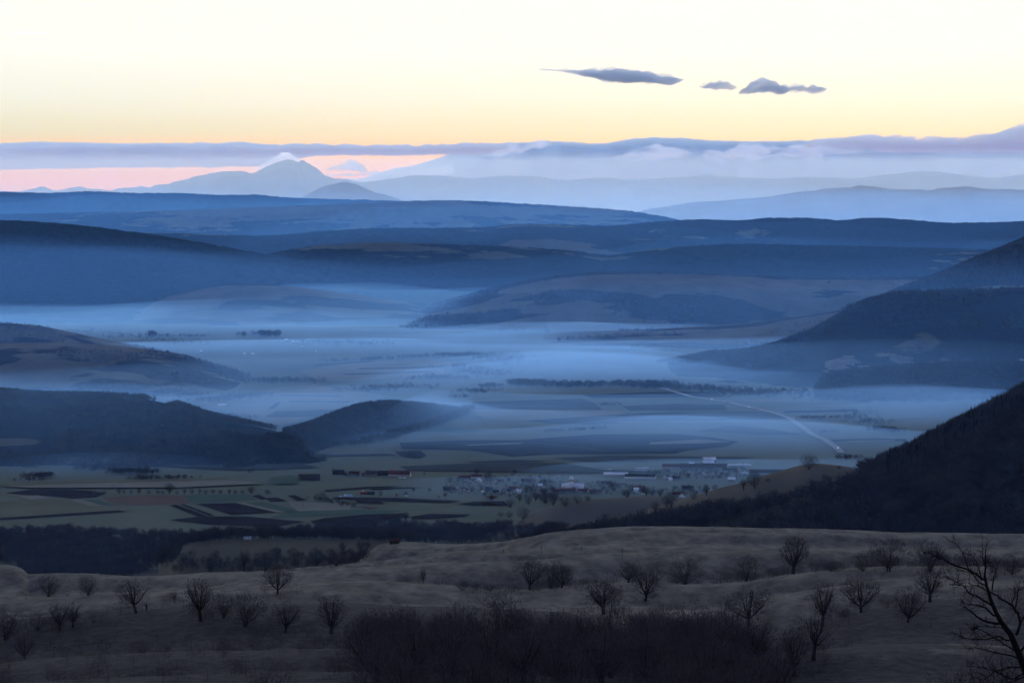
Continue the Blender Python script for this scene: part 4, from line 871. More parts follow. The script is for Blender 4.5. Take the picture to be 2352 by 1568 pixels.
def wood(name, P_, h, variants, m, label=None, wide=1.0):
    rr = np.random.default_rng(len(P_)+11); P_ = np.asarray(P_, float); n = len(P_)
    if n == 0: print('empty wood', name); return
    vid = rr.integers(0, len(variants), n); rot = rr.uniform(0, 2*np.pi, n); sc = rr.uniform(h[0], h[1], n); sw = sc*wide*rr.uniform(.85, 1.25, n)
    Vs, F3, F4, off = [], [], [], 0
    for k, (V, a, b) in enumerate(variants):
        idx = np.where(vid == k)[0]
        if not len(idx): continue
        c, s_ = np.cos(rot[idx])[:, None], np.sin(rot[idx])[:, None]
        x = (V[None, :, 0]*c-V[None, :, 1]*s_)*sw[idx][:, None]+P_[idx, 0:1]; y = (V[None, :, 0]*s_+V[None, :, 1]*c)*sw[idx][:, None]+P_[idx, 1:2]
        z = V[None, :, 2]*sc[idx][:, None]+P_[idx, 2:3]
        Vs.append(np.stack([x, y, z], -1).reshape(-1, 3)); st = off+np.arange(len(idx))*len(V)
        if len(a): F3.append((a[None]+st[:, None, None]).reshape(-1, 3))
        if len(b): F4.append((b[None]+st[:, None, None]).reshape(-1, 4))
        off += len(idx)*len(V)
    o = mesh_np(name, np.concatenate(Vs), [np.concatenate(F3) if F3 else [], np.concatenate(F4) if F4 else []], m)
    tag(o, label, kind='stuff'); return o
def on_hill(h, n, x0, x1, t0, t1, pred=None, seed=1):
    rr = np.random.default_rng(seed); s = rr.uniform(s_of(x0), s_of(x1), n); t = rr.uniform(t0, t1, n)
    dc = np.interp(s, h.s, h.dc); wf = np.interp(s, h.s, h.wf) if np.ndim(h.wf) else h.wf
    Y = dc+np.where(t < 0, t*wf, t*h.wb); X = s*Y; Z = h.z(X, Y)
    ok = Z > -5; px, py = proj(X, Y, Z)
    if pred is not None: ok &= pred(X, Y, Z, t, px, py)
    return np.stack([X, Y, Z], -1)[ok]
def in_poly(polys, Y0, Y1, n, seed=1, holes=()):
    rr = np.random.default_rng(seed); allp = np.concatenate([np.array(p) for p in polys])
    s = rr.uniform(s_of(allp[:, 0].min()-5), s_of(allp[:, 0].max()+5), n); Y = np.sqrt(rr.uniform(Y0**2, Y1**2, n)); X = s*Y; Z = ground_z(X, Y)
    px, py = proj(X, Y, Z); ok = np.zeros(n, bool)
    for p in polys: ok |= inside(px, py, p)
    for p in holes: ok &= ~inside(px, py, p)
    return np.stack([X, Y, Z], -1)[ok]
def line_of(f_, pts, n, wid=6, seed=1, zz=0):
    rr = np.random.default_rng(seed); p = np.array([flat(*f_(*q)) for q in pts]); t = rr.uniform(0, len(p)-1, n); i = np.minimum(t.astype(int), len(p)-2)
    q = p[i]+(p[i+1]-p[i])*(t-i)[:, None]+rr.normal(size=(n, 2))*wid
    return np.stack([q[:, 0], q[:, 1], ground_z(q[:, 0], q[:, 1])], -1)
# dark hill on the right, broadleaf with conifers on its skyline
hole = [(1590, 1232), (1680, 1200), (1760, 1178), (1830, 1166), (1852, 1172), (1790, 1192), (1700, 1224), (1640, 1236)]
fp = [(1310, 1250), (1400, 1226), (1480, 1206), (1600, 1180), (1700, 1160), (1850, 1148), (1920, 1118), (1990, 1092), (2040, 1064), (2100, 1030), (2900, 500), (2900, 1300), (1310, 1300)]
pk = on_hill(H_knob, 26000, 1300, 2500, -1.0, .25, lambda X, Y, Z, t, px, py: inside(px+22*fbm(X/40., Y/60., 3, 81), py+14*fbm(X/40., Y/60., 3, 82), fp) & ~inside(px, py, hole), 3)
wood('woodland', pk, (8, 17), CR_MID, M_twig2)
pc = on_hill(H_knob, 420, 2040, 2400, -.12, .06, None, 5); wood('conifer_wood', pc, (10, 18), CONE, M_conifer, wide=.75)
# belts of wood between the meadows and the fields
b1 = [(-300, 1222), (0, 1222), (150, 1218), (260, 1228), (400, 1230), (560, 1236), (640, 1222), (760, 1214), (900, 1198), (935, 1210), (870, 1238), (560, 1241), (420, 1254), (408, 1300), (300, 1326), (60, 1326), (40, 1302), (0, 1294), (-300, 1292)]
b2 = [(640, 1238), (800, 1226), (900, 1214), (1000, 1208), (1100, 1212), (1280, 1218), (1330, 1230), (1470, 1226), (1440, 1240), (1250, 1246), (1150, 1252), (920, 1248), (800, 1244)]
b4 = [(400, 1296), (470, 1284), (560, 1290), (640, 1278), (720, 1280), (800, 1276), (860, 1290), (800, 1302), (700, 1310), (480, 1320), (400, 1320)]
wood('woodland', in_poly([b1, b2], 2090, 4400, 60000, 7)[:5200], (8, 14), CR_NEAR, M_twig2)
wood('woodland', in_poly([b4], 1760, 3000, 16000, 8)[:380], (6, 11), CR_NEAR, M_twig2)
# bottom wood, the many smaller and hidden ones
bw = [(850, 1530), (900, 1500), (1000, 1478), (1100, 1468), (1250, 1476), (1420, 1490), (1560, 1498), (1660, 1515), (1740, 1560), (1700, 1700), (820, 1700)]
wood('woodland', in_poly([bw], 430, 985, 9000, 9)[:420], (4, 9), CR_FINE, M_twig)
for k, (pl, y0, y1, n, hh) in enumerate([([(1520, 1348), (1600, 1348), (1720, 1341), (1850, 1325), (1950, 1317), (1950, 1300), (1800, 1312), (1650, 1326), (1540, 1332)], 1195, 1450, 70, (2.5, 6)), ([(1950, 1318), (2400, 1324), (2400, 1298), (2100, 1290), (1960, 1302)], 1195, 1500, 80, (4, 9)),
        ([(420, 1448), (620, 1452), (640, 1425), (430, 1410)], 700, 1250, 26, (2, 5)), ([(1180, 1362), (1330, 1358), (1330, 1344), (1180, 1348)], 1100, 1450, 22, (2, 5)), ([(1640, 1450), (1780, 1440), (1800, 1560), (1660, 1600)], 560, 1150, 70, (2, 6)), ([(1800, 1560), (1800, 1500), (1930, 1440), (1960, 1480), (1880, 1600)], 560, 1100, 40, (1.5, 5)),
        ([(-100, 1500), (300, 1480), (640, 1462), (860, 1470), (860, 1720), (-100, 1720)], 430, 1040, 330, (1.2, 4.5)), ([(0, 1470), (500, 1440), (840, 1450), (840, 1478), (0, 1500)], 700, 1100, 40, (1.5, 4)), ([(2150, 1600), (2352, 1520), (2400, 1700), (2100, 1700)], 300, 800, 40, (1.5, 4)), ([(560, 1330), (900, 1310), (900, 1290), (560, 1312)], 1500, 1900, 26, (2, 5))]):
    wood('scrub', in_poly([pl], y0, y1, 9000, 400+k)[:n], hh, CR_FINE, M_twig, wide=1.5)
def fold_scrub():
    rr = np.random.default_rng(91); n = 60000; x = rr.uniform(-150, 2450, n); Y = np.sqrt(rr.uniform(700**2, 1930**2, n)); X = s_of(x)*Y
    fold = np.sin(2*np.pi*(Y + 70*fbm(X/260., Y/500., 2, 8) + .12*X)/145.)
    k = (fold < -.35) & (fbm(X/55., Y/38., 3, 93) > .42) & (fbm(X/10., Y/10., 2, 94) > -.1); X, Y = X[k][:620], Y[k][:620]
    wood('scrub', np.stack([X, Y, ground_z(X, Y)-.1], -1), (.7, 3.4), CR_FINE, M_twig, wide=1.9)
fold_scrub()
U_ = np.array(UNDER); wood('scrub', np.stack([U_[:, 0], U_[:, 1], ground_z(U_[:, 0], U_[:, 1])], -1), (.8, 4.6), CR_FINE, M_twig, wide=1.5)
# left ridge, its spur and the slopes beyond
wood('woodland', on_hill(H_l1, 17000, -300, 830, -1.0, .2, lambda X, Y, Z, t, px, py: fbm(X/110., Y/140., 3, 83) > -.42 + .9*np.clip(-t-.4, 0, 1), 13), (8, 15), CR_MID, M_twig2)
wood('woodland', on_hill(H_l1b, 6000, 650, 1120, -1.0, .3, None, 14), (9, 15), CR_MID, M_twig2)
wood('woodland', on_hill(H_l2, 9000, -100, 800, -1, .15, lambda X, Y, Z, t, px, py: fbm(X/190., Y/260., 4, 12) > .22 - .5*(t < -.75), 15), (6, 12), CR_FAR, M_twig2)
wood('woodland', on_hill(H_l3, 4500, -100, 700, -1, .15, lambda X, Y, Z, t, px, py: fbm(X/250., Y/300., 4, 15) > .15, 16), (7, 13), CR_FAR, M_twig2)
wood('woodland', on_hill(H_r2, 22000, 1300, 2500, -1, .12, lambda X, Y, Z, t, px, py: (fbm(X/200., Y/300., 3, 18) > -.30 + np.clip((30-Z)/30, 0, 2)) & ~inside(px, py, [(1870, 812), (2150, 812), (2150, 846), (1990, 866), (1870, 862)]), 17), (10, 17), CR_FAR, M_twig2)
wood('woodland', on_hill(H_r3, 8000, 1840, 2500, -1, .12, None, 18), (10, 16), CR_FAR, M_twig2)
wood('woodland', on_hill(H_m1, 14000, 900, 2352, -1, .25, lambda X, Y, Z, t, px, py: (fbm(X/380., Y/420., 4, 25) > .38 - .55*np.clip(1-(px-1000)/380, 0, 1) - 1.5*(t > -.07)) | (np.abs(fbm(X/90., Y/90., 1, 26)) < .02), 19), (9, 18), CR_FAR, M_twig2)
wood('woodland', on_hill(H_r4, 6000, 1280, 2352, -1, .1, lambda X, Y, Z, t, px, py: fbm(X/420., Y/240., 4, 22) > .25, 20), (9, 16), CR_FAR, M_twig2)
wood('woodland', on_hill(H_r1, 9000, 1950, 2500, -1, .1, None, 21), (10, 18), CR_FAR, M_twig2)
# hedges and lines of trees on the valley floor
HL = [(zc_, [(250, 968), (330, 945), (400, 940), (440, 928)], 110, 14, (8, 15)), (zc_, [(435, 918), (520, 905), (600, 884), (690, 862), (740, 840), (800, 822), (900, 785), (975, 742)], 520, 7, (11, 18)), (zc_, [(20, 985), (120, 978), (240, 972)], 60, 12, (8, 12)),
      (zc_, [(870, 668), (930, 655)], 24, 12, (8, 13)), (zc_, [(960, 630), (1070, 618)], 50, 22, (9, 14)), (zc_, [(1060, 592), (1150, 584)], 60, 12, (9, 14)), (zc_, [(1280, 572), (1340, 574), (1420, 574)], 110, 14, (12, 20)), (zc_, [(1420, 576), (1700, 584), (2050, 574), (2280, 598)], 380, 30, (10, 18)),
      (zc_, [(1490, 893), (1640, 886), (1760, 876), (1900, 870)], 60, 8, (6, 10)), (zc_, [(1850, 712), (1960, 705)], 50, 14, (6, 10)), (zc_, [(700, 545), (760, 528), (870, 540)], 90, 30, (10, 16)), (zc_, [(880, 385), (1060, 382), (1180, 400), (1230, 440)], 160, 40, (10, 18)), (zc_, [(920, 455), (1040, 490), (1130, 520)], 110, 36, (10, 16)),
      (zc_, [(0, 418), (250, 410), (480, 398), (720, 384), (880, 374)], 200, 30, (8, 14)), (zc_, [(0, 290), (130, 300), (260, 310)], 110, 60, (10, 16)), (zc_, [(300, 620), (420, 600), (560, 590)], 110, 40, (9, 14)),
      (zd, [(0, 540), (80, 548)], 60, 20, (12, 20)), (zd, [(100, 556), (300, 560), (420, 575), (600, 600)], 190, 30, (9, 15)), (zd, [(600, 600), (800, 590), (1000, 600), (1300, 640)], 260, 60, (9, 16)), (zd, [(955, 748), (1080, 750), (1280, 742)], 70, 10, (7, 11)), (zd, [(1300, 700), (1340, 760), (1420, 790)], 60, 20, (8, 13)), (zd, [(1420, 826), (1480, 828), (1570, 838)], 60, 12, (9, 14)), (zd, [(1080, 840), (1160, 838)], 20, 8, (6, 9)), (zd, [(1220, 1005), (1270, 1000)], 24, 8, (8, 12)),
      (ze, [(225, 1198), (330, 1194)], 60, 10, (8, 12)), (ze, [(770, 1168), (900, 1165), (1010, 1172)], 90, 10, (8, 13)), (ze, [(900, 1210), (1050, 1207), (1250, 1203)], 70, 10, (6, 10)), (ze, [(140, 1215), (230, 1214)], 16, 10, (5, 9)), (ze, [(1910, 1078), (1980, 1060), (2060, 1030)], 70, 10, (8, 13)), (ze, [(1680, 1168), (1690, 1168)], 3, 2, (8, 9)), (ze, [(1350, 690), (1500, 675), (1760, 645)], 160, 20, (9, 14)), (ze, [(1700, 560), (1850, 545), (2100, 560)], 160, 40, (9, 15)), (ze, [(1540, 780), (1720, 800)], 30, 16, (6, 10)),
      (ze, [(1000, 245), (1400, 250)], 80, 30, (8, 13)), (ze, [(1610, 245), (1640, 250)], 12, 10, (14, 22)), (ze, [(1750, 250), (1860, 248)], 50, 20, (18, 30)), (ze, [(1010, 250), (1060, 250)], 16, 8, (18, 28)), (ze, [(500, 215), (1300, 300)], 120, 60, (8, 14)), (za, [(2110, 165), (2220, 185), (2352, 210)], 60, 7, (4, 8))]
for k, (f_, pts, n, wd, hh) in enumerate(HL):
    wood('tree_line', line_of(f_, pts, int(n*1.3), wd, 300+k), hh, CR_MID, M_twig2)

def garden(f_, poly, n, hh, seed):
    rr = np.random.default_rng(seed); q = np.array([f_(*p) for p in poly]); x = rr.uniform(q[:, 0].min(), q[:, 0].max(), n*4); y = rr.uniform(q[:, 1].min(), q[:, 1].max(), n*4)
    ok = inside(x, y, [tuple(p) for p in q]); c = ray(x, y); D = -CAMZ/c[1]
    pts = np.stack([c[0]*D, D, 0*D], -1)[ok][:n]
    wood('garden_trees', pts, hh, CR_MID, M_twig, wide=1.25)
garden(z4, [(1180, 330), (1500, 250), (2352, 250), (2352, 470), (1700, 450), (1300, 420)], 300, (3, 8), 501)
garden(z5, [(0, 400), (600, 380), (900, 430), (1500, 450), (1480, 500), (1100, 500), (0, 490)], 260, (3, 8), 502)
garden(z5, [(880, 300), (1300, 270), (1800, 270), (1850, 350), (1300, 370), (1000, 350)], 200, (3, 9), 503)
garden(z4, [(160, 215), (480, 210), (500, 240), (900, 220), (1000, 240), (300, 250)], 60, (3, 7), 504)

# ------------------------------------------------------------------ village
M_wall = surf('white_plaster', (.80, .79, .77), (.72, .71, .69), .5); M_wallc = surf('cream_plaster', (.46, .42, .36), (.38, .35, .30), .5); M_wallg = surf('grey_plaster', (.26, .25, .25), (.20, .20, .20), .5)
M_red = surf('red_tiles', (.135, .055, .045), (.09, .042, .037), .4); M_brown = surf('brown_tiles', (.085, .045, .036), (.055, .034, .03), .4); M_dark = surf('dark_roofing', (.045, .042, .045), (.03, .03, .032), .4)
M_tin = surf('pale_sheet_roof', (.80, .82, .84), (.72, .74, .76), .3, rough=.5); M_win = surf('window_glass', (.02, .022, .025), None, 1., rough=.15, spec=.5); M_white = surf('white_sheeting', (.74, .75, .76), (.62, .63, .65), .4); M_turq = surf('turquoise_sheeting', (.40, .62, .66), (.30, .52, .58), .4)
M_board = surf('barn_boards', (.07, .05, .042), (.045, .034, .03), .6); M_pole = surf('pole_wood', (.10, .085, .07), (.07, .06, .05), 1.0); M_black = surf('black_rubber', (.012, .012, .012), None, 1.0)
NHS = [0]
def house(X, Y, Z, w, d, hw, hr, ang, label, wall=None, roof=None, group='village houses', name='house', cat='house', windows=True, hip=0.0, chim=True):
    """ridge along local x; w long, d deep, hw eaves height, hr roof rise"""
    e = bpy.data.objects.new(name, None); COL.objects.link(e); e.location = (X, Y, Z); e.rotation_euler = (0, 0, R(ang)); e.empty_display_size = 1
    a = MB(); x, y = w/2, d/2
    a.faces([(-x, -y, -1), (x, -y, -1), (x, y, -1), (-x, y, -1), (-x, -y, hw), (x, -y, hw), (x, y, hw), (-x, y, hw), (-x+hip, 0, hw+hr*.97), (x-hip, 0, hw+hr*.97)],
            F3=[] if hip else [(4, 8, 7), (5, 6, 9)], F4=[(0, 1, 5, 4), (1, 2, 6, 5), (2, 3, 7, 6), (3, 0, 4, 7)])
    a.build('wall', wall or M_wall, e)
    r = MB(); o = .5; k = hr/y; yo = y+o; zl = hw-k*o; xo = x+o; t = .18
    if hip:
        V = [(-xo, -yo, zl), (xo, -yo, zl), (xo, yo, zl), (-xo, yo, zl), (-x+hip, 0, hw+hr), (x-hip, 0, hw+hr)]
        r.faces([*V, *[(p[0], p[1], p[2]+t) for p in V]], F3=[(10, 9, 6), (11, 7, 8)], F4=[(6, 7, 11, 10), (8, 9, 10, 11), (0, 1, 7, 6), (1, 2, 8, 7), (2, 3, 9, 8), (3, 0, 6, 9)])
    else:
        V = [(-xo, -yo, zl), (xo, -yo, zl), (xo, 0, hw+hr), (-xo, 0, hw+hr), (xo, yo, zl), (-xo, yo, zl)]
        U = [(p[0], p[1], p[2]+t) for p in V]
        r.faces(V+U, F4=[(6, 7, 8, 9), (9, 8, 10, 11), (3, 2, 1, 0), (5, 4, 2, 3), (0, 1, 7, 6), (4, 5, 11, 10), (1, 2, 8, 7), (2, 4, 10, 8), (3, 0, 6, 9), (5, 3, 9, 11)])
    ro = r.build('roof', roof or M_red, e)
    if chim:
        c = MB(); c.box(w*.2-.35, w*.2+.35, -.9-.35, -.9+.35, hw+hr*.5, hw+hr+.9); c.build('chimney', M_wallg, ro)
    if windows and w < 16:
        for wx in (-w*.26, w*.26):
            g_ = MB(); g_.box(wx-.55, wx+.55, -y-.05, -y+.02, hw*.35, hw*.35+1.3); g_.build('window', M_win, e)
    tag(e, label, cat, group); NHS[0] += 1
    return e
def put(f_, zs, x, y, wz, label, ang=0, wall=None, roof=None, d=None, hw=3.0, hr=3.2, **kw):
    X, Y = flat(*f_(x, y)); w = wz*zs*Y/F
    c = abs(math.cos(R(ang))); 
    d = d or 8.0
    return house(X, Y+ (d/2), 0.0, w, d, hw, hr, ang, label, wall, roof, **kw)
Z4, Z5 = .2441, .2685
def h4(x, y, w, label, **k): return put(z4, Z4, x, y, w, label, **k)
def h5(x, y, w, label, **k): return put(z5, Z5, x, y, w, label, **k)
# farm above the village
h4(240, 228, 110, 'dark-roofed barn, leftmost building of the farm in the fields', roof=M_dark, wall=M_board, ang=4, hr=4, hw=3.5, windows=False, d=10)
h4(390, 238, 95, 'low brown barn second from the left in the field farm', roof=M_brown, wall=M_wallg, ang=-3, hr=4, windows=False, d=10)
h4(548, 238, 100, 'red-brown barn with pale right gable in the field farm', roof=M_brown, wall=M_wallc, ang=-14, hr=5, windows=False, d=11)
h4(660, 236, 100, 'dark barn in the middle of the field farm', roof=M_dark, wall=M_board, ang=3, hr=4.5, windows=False, d=10)
h4(820, 248, 205, 'long red-roofed farm barn with pale gable, rightmost in the field farm', roof=M_red, wall=M_wallc, ang=-10, hr=6, hw=4, windows=False, d=13)
# village, near side
for x, y, w, ang, wl_m, rf, lab in [
 (1265, 378, 70, 10, M_board, M_brown, 'brown wooden house, leftmost at the near edge of the village'), (1325, 386, 40, 30, M_wallg, M_brown, 'small brown shed just right of the leftmost village house'),
 (1430, 275, 110, 5, M_wallg, M_red, 'dull red roof at the left end of the far village row'), (1545, 262, 100, -4, M_wallc, M_red, 'red roof behind a pale gable in the far village row'), (1562, 300, 36, 70, M_wall, M_tin, 'narrow pale gabled house below the far red roof'),
 (1740, 308, 40, 60, M_wallc, M_brown, 'small gabled house left of the village middle'), (1775, 302, 40, 80, M_wallc, M_brown, 'small gabled house with pale front in the misty row'), (2020, 305, 110, 6, M_wallg, M_red, 'long red roof half sunk in smoke behind the village'), (2060, 345, 50, 75, M_wallc, M_brown, 'gabled cream house under the smoky red roof'),
 (1890, 378, 85, 8, M_wallg, M_red, 'bright red roof above two white walls in the village'), (1848, 402, 40, 5, M_wall, M_dark, 'small white-walled house left of the bright red roof'), (1930, 392, 36, 75, M_wall, M_brown, 'white gable with dark windows by the bright red roof'), (1945, 408, 34, 0, M_wall, M_tin, 'low white outbuilding below the white gable'),
 (1725, 410, 55, 4, M_wallg, M_dark, 'grey house between the white van and the white wall'), (1690, 470, 105, 50, M_wallg, M_brown, 'steep brown barn in front of the village'), (2142, 352, 36, 10, M_wall, M_tin, 'small white roof left of the church'), (2145, 386, 44, 78, M_wall, M_brown, 'white gabled house left of the church'), (2130, 408, 26, 70, M_wall, M_brown, 'narrow white gable under the white gabled house'), (2232, 405, 30, 75, M_wall, M_brown, 'narrow white gable just before the church'), (2290, 400, 80, -8, M_wallc, M_red, 'red roof directly left of the church nave'),
 (1660, 385, 60, 15, M_board, M_dark, 'dark low roof left of the grey house'), (1440, 392, 40, 60, M_wallc, M_brown, 'brown gabled cottage among garden trees')]:
    h4(x, y, w, lab, ang=ang, wall=wl_m, roof=rf, d=7.5 if abs(ang) < 50 else max(9., 7), hr=3.4)
for x, y, w, ang, wl_m, rf, lab in [
 (22, 470, 45, 78, M_wallc, M_brown, 'pale gabled house far left of the church foot'), (105, 478, 22, 75, M_wall, M_brown, 'tiny white gable between red roofs below the church'), (260, 468, 130, -5, M_wallg, M_red, 'long dark red roof right below the church'), (390, 472, 90, -25, M_wallc, M_red, 'red roof with pale gable at the right below the church'), (500, 478, 100, 6, M_wallg, M_red, 'broad red roof right of the church under bare trees'),
 (590, 405, 90, 8, M_wallg, M_brown, 'dark brown roof behind a pale gable right of the church'), (577, 420, 40, 70, M_wall, M_brown, 'pale gable in front of the dark brown roof'), (870, 445, 100, 3, M_wallg, M_red, 'bright brick-red roof beyond the green knoll trees'), (845, 462, 40, 2, M_wall, M_tin, 'low white front below the brick-red roof'), (1205, 500, 90, 4, M_wallg, M_red, 'red roof in the smoke left of the grassy knob'), (1240, 510, 30, 75, M_wall, M_brown, 'small white gable by the red roof left of the knob'), (1490, 468, 22, 80, M_wall, M_brown, 'tiny white gable at the foot of the grassy knob'), (1290, 448, 90, 6, M_wallg, M_dark, 'dim grey roof in the smoke behind the bare trees'),
 (1425, 322, 32, 80, M_wall, M_brown, 'white house with a tall gable in the farm quarter'), (1510, 326, 38, 70, M_wall, M_brown, 'white gable right of the tall white one in the farm quarter'), (1600, 342, 46, 80, M_wallc, M_brown, 'pale round-fronted house right of the white gables'), (1185, 362, 70, 12, M_wallg, M_dark, 'grey double house below the farm quarter'), (1100, 348, 40, 65, M_wall, M_brown, 'white-edged gable behind the end of the long shed'), (1140, 376, 26, 0, M_wall, M_tin, 'small white hut right of the long shed'), (1660, 372, 60, 8, M_wallg, M_tin, 'grey flat-roofed shed at the right of the farm quarter'), (1280, 335, 44, 60, M_wallc, M_brown, 'cream gable among trees in the farm quarter'), (1640, 290, 110, -6, M_wallg, M_brown, 'long dull barn behind the white gables')]:
    h5(x, y, w, lab, ang=ang, wall=wl_m, roof=rf, d=7.5 if abs(ang) < 50 else 9., hr=3.4)
# long sheds and stables
h5(672, 330, 205, 'long shed with a white roof left of its dark-roofed twin', ang=-5, wall=M_wallc, roof=M_tin, d=13, hr=3, hw=3, name='cattle_shed', cat='shed', group='long farm sheds', windows=False, chim=False)
h5(880, 352, 262, 'long white-walled shed with a dark roof and white gable', ang=-8, wall=M_wall, roof=M_dark, d=13, hr=3.6, hw=4, name='cattle_shed', cat='shed', group='long farm sheds', windows=False, chim=False)
h5(1190, 262, 240, 'dull red-roofed stable left of the dark red one', ang=-3, wall=M_wallc, roof=M_red, d=13, hr=4.5, hw=3, name='cattle_shed', cat='shed', group='long farm sheds', windows=False, chim=False)
h5(1420, 268, 400, 'very long dark red stable under the white roofs', ang=-4, wall=M_wallg, roof=M_brown, d=16, hr=5.5, hw=3.5, name='cattle_shed', cat='shed', group='long farm sheds', windows=False, chim=False)
h5(1990, 318, 340, 'long dark red stable at the foot of the grassy knob', ang=-5, wall=M_wallg, roof=M_brown, d=15, hr=5, hw=3.5, name='cattle_shed', cat='shed', group='long farm sheds', windows=False, chim=False)
h5(1472, 208, 105, 'white-roofed hall, farthest of the farm quarter', ang=8, wall=M_board, roof=M_tin, d=16, hr=4, hw=4, name='cattle_shed', cat='shed', group='long farm sheds', windows=False, chim=False)
h5(1462, 238, 98, 'white-roofed hall on the long dark red stable', ang=6, wall=M_board, roof=M_tin, d=14, hr=4, hw=4.5, name='cattle_shed', cat='shed', group='long farm sheds', windows=False, chim=False)
h5(1320, 238, 42, 'small flat white roof beside the dark red stable', ang=0, wall=M_wallc, roof=M_tin, d=9, hr=2, hw=3, name='cattle_shed', cat='shed', group='long farm sheds', windows=False, chim=False)

for x, y, w, ang, lab in [(2005, 284, 95, 2, 'long white roof on the far misty plain'), (1922, 270, 20, 0, 'small white roof left of the long one on the misty plain'), (1352, 348, 14, 0, 'white speck of a house at the foot of the brown hill'), (1642, 364, 12, 0, 'lone white hut on the misty plain'), (2030, 316, 12, 0, 'tiny white hut under the long far roof'), (2122, 350, 12, 0, 'tiny white hut right of the long far roof'), (1478, 714, 24, 0, 'left white greenhouse in the strip fields'), (1502, 711, 28, 0, 'right white greenhouse in the strip fields'), (1700, 366, 18, 0, 'pale shed on the far misty plain')]:
    put(ze, .3418, x, y, w, lab, ang, M_wall, M_tin, d=9, hw=3, hr=2, group='far pale buildings', name='farm_shed', cat='shed', windows=False, chim=False)

M_chw = surf('church_plaster', (.92, .91, .88), (.86, .85, .82), .5); M_cht = surf('church_roof', (.90, .92, .94), (.82, .84, .86), .3, rough=.5)
def church():
    X, Y = flat(*z5(300, 447)); k = Z5*Y/F           # metres per traced unit
    e = bpy.data.objects.new('church', None); COL.objects.link(e); e.location = (X, Y, 0); e.rotation_euler = (0, 0, R(-8))
    a = MB(); a.box(-13, 10, -4.5, 4.5, -1, 7.2); a.box(9.9, 17, -5.2, 5.2, -1, 6.2)
    a.faces([(17.02, -5.2, 6.2), (17.02, 5.2, 6.2), (17.02, 0, 10.6)], F3=[(0, 1, 2)])
    a.lathe([(4.6, -1), (4.6, 6.4)], 12, -13, 0); a.build('wall', M_chw, e)
    r = MB()
    def gable(x0, x1, hy, z0, z1):
        r.faces([(x0, -hy, z0), (x1, -hy, z0), (x1, 0, z1), (x0, 0, z1), (x1, hy, z0), (x0, hy, z0)], F4=[(0, 1, 2, 3), (3, 2, 4, 5)])
    gable(-13, 10.5, 5.1, 7.0, 11.2); gable(9.6, 17.6, 5.9, 5.8, 10.9)
    r.lathe([(5.3, 6.3), (3.2, 8.4), (.3, 10.6)], 12, -13, 0)
    r.faces([(-7, -6.3, 6.6), (3, -6.3, 6.6), (-2, -6.3, 9.8), (-2, 0, 11.6), (-7, 0, 9), (3, 0, 9)], F3=[(0, 1, 2)], F4=[(0, 2, 3, 4), (2, 1, 5, 3)])
    r.build('roof', M_cht, e)
    t = MB(); t.lathe([(4.3, 10.4), (3.9, 11.6), (3.1, 12.2), (3.1, 17.4), (3.4, 17.5), (3.4, 17.9), (3.1, 18.0)], 12, -2, 0); to = t.build('tower', M_chw, e)
    for q in range(12):
        an = (q+.5)*math.pi/6; c, s_ = math.cos(an)*3.07-2, math.sin(an)*3.07
        w = MB(); w.box(-.12, .12, -.35, .35, 13.4, 16.2); o = w.build('window', M_win, to); o.location = (c, s_, 0); o.rotation_euler = (0, 0, an)
    d = MB(); d.lathe([(4.0, 17.9), (3.5, 18.3), (3.15, 19.6), (2.5, 21.0), (1.5, 22.1), (.5, 22.7), (.25, 23.4), (.05, 23.6)], 16, -2, 0)
    d.build('dome', M_cht, e, True)
    c = MB(); c.box(-2.07, -1.93, -.07, .07, 23.4, 25.6); c.box(-2.5, -1.5, -.06, .06, 24.6, 24.8); c.build('cross', M_dark, e)
    b = MB(); b.lathe([(.8, 6), (.8, 9.6), (.05, 11.6)], 8, -16.5, 0); b.build('turret', M_chw, e)
    tag(e, 'white church with a domed lantern tower and pale roofs', 'church')
church()

# sheeted heaps, kiosk, poles, vehicles
def heap(f_, zs, x, y, wz, hz_, dm, label, m, lumps=3, spots=False):
    X, Y = flat(*f_(x, y)); w = wz*zs*Y/F; h = hz_*zs*Y/F; n, k = 26, 9
    u, v = np.meshgrid(np.linspace(-1, 1, n), np.linspace(-1, 1, k), indexing='ij')
    z = h*np.clip(1-np.abs(v)**2.5, 0, 1)*np.clip(1-np.abs(u)**8, 0, 1)*(.75+.3*fbm(u*lumps, v, 3, int(x) % 50))
    V = np.stack([u*w/2, v*dm/2, z+.2], -1).reshape(-1, 3); V0 = V.copy(); V0[:, 2] = -.3
    f = grid_faces(n, k); o = mesh_np('sheeted_heap', np.concatenate([V, V0]), np.concatenate([f[:, ::-1], f+n*k]), m, smooth=True)
    o.location = (X, Y, 0); tag(o, label, 'heap'); return o
def tyred():
    m = surf('sheet_with_tyres', (.70, .71, .72), (.02, .02, .02), .55, detail=2)
    return m
M_spot = tyred()
heap(z5, Z5, 1728, 236, 208, 18, 9, 'long lumpy white sheeted heap at the right of the farm quarter', M_white, 7)
heap(z5, Z5, 902, 262, 114, 9, 7, 'narrow straight white heap behind the spotted one', M_white, 1)
heap(z5, Z5, 880, 284, 120, 14, 12, 'white sheeted heap spotted with black behind the long sheds', M_spot, 3)
heap(z5, Z5, 1000, 272, 60, 10, 8, 'small spotted heap right of the larger spotted heap', M_spot, 2)
heap(z5, Z5, 1762, 305, 80, 16, 8, 'white sheeted heap between the barns left of the knob', M_white, 3)
heap(z5, Z5, 595, 272, 90, 4, 3, 'thin white sheet line above the long white-roofed shed', M_white, 2)
heap(z4, Z4, 270, 438, 30, 14, 4, 'small white heap left of the turquoise sheeting', M_white, 1)
heap(z4, Z4, 310, 436, 34, 24, 4, 'white pointed heap between white and turquoise sheeting', M_white, 1)
